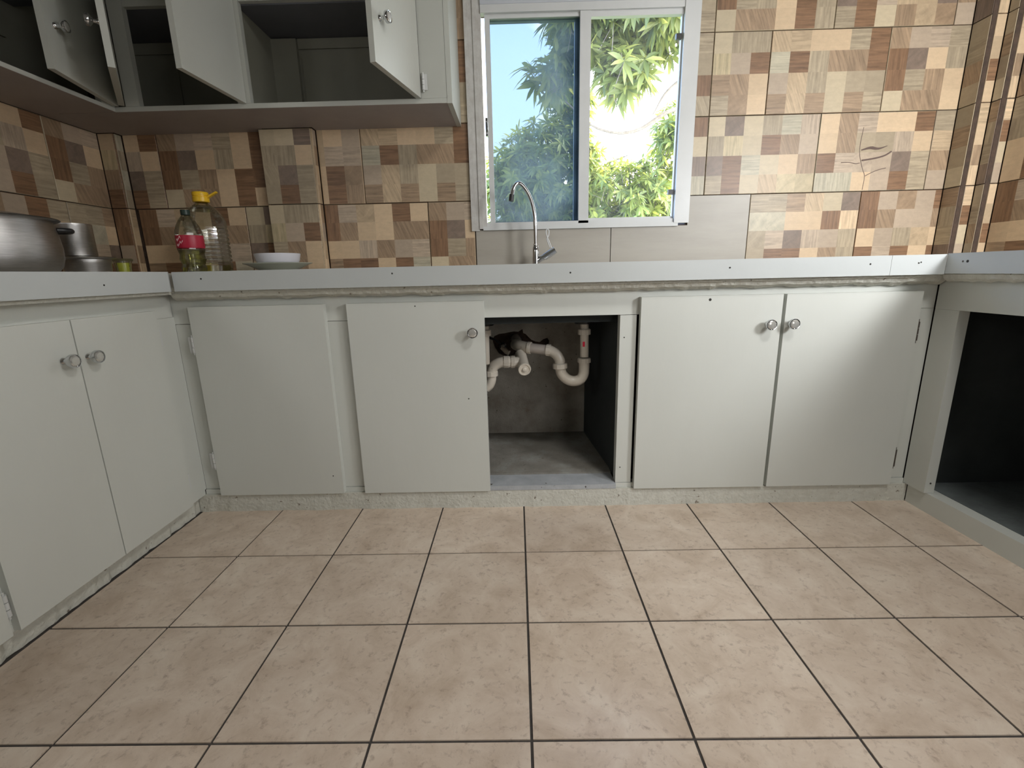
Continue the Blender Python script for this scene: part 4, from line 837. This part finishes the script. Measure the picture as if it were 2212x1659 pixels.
def leaf_geo(verts, faces, base, d, up, L, Wd):
    d = d.normalized(); s = d.cross(up).normalized(); n = s.cross(d).normalized(); b = len(verts)
    for t, w, dr in ((0, 0.06, 0), (0.35, 1, -0.03), (0.70, 0.75, -0.10), (1.0, 0.03, -0.22)):
        c = base + d * (L * t) + Vector((0, 0, 1)) * (dr * L)
        verts += [tuple(c - s * Wd * w / 2 + n * Wd * 0.10 * w), tuple(c), tuple(c + s * Wd * w / 2 + n * Wd * 0.10 * w)] if 0 < t < 1 else [tuple(c)]
    # indices: 0 | 1 2 3 | 4 5 6 | 7
    for f in ((0, 2, 1), (0, 3, 2), (1, 2, 5, 4), (2, 3, 6, 5), (4, 5, 7), (5, 6, 7)): faces.append(tuple(b + i for i in f))
def tree(label, blobs, trunk, boughs, L, mat, nleaf_part, seed, count):
    rnd = random.Random(seed); root = thing('mango_tree', label, 'tree', trunk[0])
    bm = bmesh.new(); n = len(trunk); tube(bm, smoothpath(trunk, 5), [lerp(0.16, 0.06, i / ((n - 1) * 5)) for i in range((n - 1) * 5 + 1)], 10); link('trunk', bm, bark, root, True)
    for bp_ in boughs:
        bm = bmesh.new(); sp_ = smoothpath(bp_, 5); tube(bm, sp_, [lerp(0.035, 0.010, i / (len(sp_) - 1)) for i in range(len(sp_))], 8); link('branch', bm, bark, root, True)
    verts, faces = [], []; singles = []; tw = bmesh.new()
    for (cx, cy, cz, rx, ry, rz, wgt) in blobs:
        for k in range(int(count * wgt)):
            while True:
                p = Vector((rnd.uniform(-1, 1), rnd.uniform(-1, 1), rnd.uniform(-1, 1)))
                if 0.15 < p.length < 1: break
            c = Vector((cx + p.x * rx, cy + p.y * ry, cz + p.z * rz)); out = Vector((p.x / rx, p.y / ry, p.z / rz)).normalized()
            ax = (out * 0.7 + Vector((rnd.uniform(-.6, .6), rnd.uniform(-.6, .6), rnd.uniform(0.0, 0.9)))).normalized()
            tube(tw, [c - ax * L * 1.3, c], [0.006, 0.003], 4, False)
            m = rnd.randint(8, 12); u = ax.cross(Vector((0.3, 0.5, 0.2))).normalized(); w = ax.cross(u)
            for i in range(m):
                a = 2 * PI * i / m + rnd.uniform(-.3, .3); el = rnd.uniform(-0.15, 0.9)
                d = (u * math.cos(a) + w * math.sin(a)) * math.cos(el) + ax * math.sin(el) + Vector((0, 0, -0.35))
                ll = L * rnd.uniform(0.7, 1.15); ww = ll * rnd.uniform(0.20, 0.27)
                if len(singles) < nleaf_part and c.y < cy and rnd.random() < 0.35: singles.append((c, d, ax, ll, ww))
                else: leaf_geo(verts, faces, c, d, ax, ll, ww)
    me = bpy.data.meshes.new('foliage'); me.from_pydata(verts, [], faces); me.materials.append(mat)
    fo = bpy.data.objects.new('foliage', me); COL.objects.link(fo); fo.parent = root; fo.matrix_parent_inverse = Matrix.Translation(-root.location); fo['kind'] = 'stuff'
    link('twigs', tw, bark, root, kind='stuff')
    if singles:
        v, f = [], []; leaf_geo(v, f, Vector((0, 0, 0)), Vector((1, 0, 0)), Vector((0, 0, 1)), 1.0, 0.235)
        lm = bpy.data.meshes.new('leaf'); lm.from_pydata(v, [], f); lm.materials.append(mat)
        for (c, d, ax, ll, ww) in singles:
            ob = bpy.data.objects.new('leaf', lm); COL.objects.link(ob); ob.parent = root; ob.matrix_parent_inverse = Matrix.Translation(-root.location)
            d = d.normalized(); s = d.cross(ax).normalized(); nn = s.cross(d)
            mt = Matrix((( d.x, -s.x, nn.x, c.x), (d.y, -s.y, nn.y, c.y), (d.z, -s.z, nn.z, c.z), (0, 0, 0, 1)))
            ob.matrix_basis = mt @ Matrix.Scale(ll, 4)
    return root
# near tree: hangs into the upper right of the view
tree('near mango tree whose leafy boughs fill the top of the window', [(2.05, 5.6, 4.35, 0.95, 0.7, 0.80, 1.0), (1.0, 5.8, 4.1, 0.55, 0.6, 0.60, 0.45), (0.55, 6.0, 3.55, 0.35, 0.4, 0.28, 0.10), (1.45, 5.5, 3.35, 0.35, 0.4, 0.30, 0.13)],
     [(3.6, 6.6, -3.0), (3.5, 6.5, 0), (3.2, 6.3, 2.4), (2.7, 6.0, 3.9), (2.2, 5.8, 4.9)],
     [[(3.0, 6.2, 3.0), (2.3, 6.1, 3.05), (1.7, 6.0, 2.75), (1.15, 5.9, 2.78), (0.7, 5.8, 3.1)], [(2.8, 6.1, 3.6), (2.0, 5.9, 3.9), (1.2, 5.9, 3.95), (0.6, 5.9, 3.8)], [(3.1, 6.2, 3.2), (2.5, 5.9, 3.4), (2.1, 5.8, 3.2), (1.9, 5.8, 2.9)]],
     0.27, leaf_a, 200, 11, 330)
# farther tree: the lower crown right across the view
tree('farther mango tree crown seen low through both panes', [(0.75, 8.8, 2.75, 1.05, 0.8, 1.05, 1.0), (-0.05, 8.6, 2.55, 0.55, 0.6, 0.75, 0.40), (2.2, 8.8, 2.2, 1.3, 0.9, 0.80, 0.85), (3.05, 8.6, 3.3, 0.40, 0.5, 0.60, 0.22), (0.9, 9.0, 1.6, 1.9, 0.8, 0.7, 0.8), (1.1, 8.9, 4.0, 0.45, 0.5, 0.5, 0.18)],
     [(1.6, 10.0, -3.0), (1.6, 9.9, 0), (1.5, 9.6, 1.6), (1.3, 9.2, 2.8), (1.1, 9.0, 3.6)],
     [[(1.5, 9.5, 1.8), (0.9, 9.2, 2.4), (0.3, 9.0, 2.9), (0.1, 8.9, 3.2)], [(1.5, 9.5, 1.6), (2.1, 9.2, 2.0), (2.7, 9.0, 2.5), (3.0, 8.9, 3.1)], [(1.4, 9.3, 2.4), (1.8, 9.1, 2.9), (2.3, 9.0, 3.1)], [(1.4, 9.4, 2.2), (0.6, 9.1, 2.0), (-0.2, 8.9, 2.2)]],
     0.24, leaf_b, 90, 23, 480)
# a few hanging green mangoes low on the right
mango_m = pbsdf('green_mango_skin', (0.30, 0.48, 0.12), 0.4)
bm = bmesh.new(); lathe(bm, [(0, -0.055), (0.02, -0.05), (0.036, -0.025), (0.038, 0.0), (0.030, 0.03), (0.014, 0.048), (0, 0.052)], (0, 0, 0), (0, 0, 1), 14)
mg = link('mango', bm, mango_m, None, True); spots = [(2.30, 8.0, 1.88), (2.38, 8.02, 1.80), (2.24, 7.98, 1.78), (2.46, 8.0, 1.90), (2.34, 8.0, 1.70)]
for i, s in enumerate(spots):
    ob = mg if i == 0 else mg.copy()
    if i: COL.objects.link(ob)
    ob.location = s; ob['label'] = 'green mango hanging in the cluster low in the right pane'; ob['category'] = 'fruit'; ob['group'] = 'green mangoes on the tree'
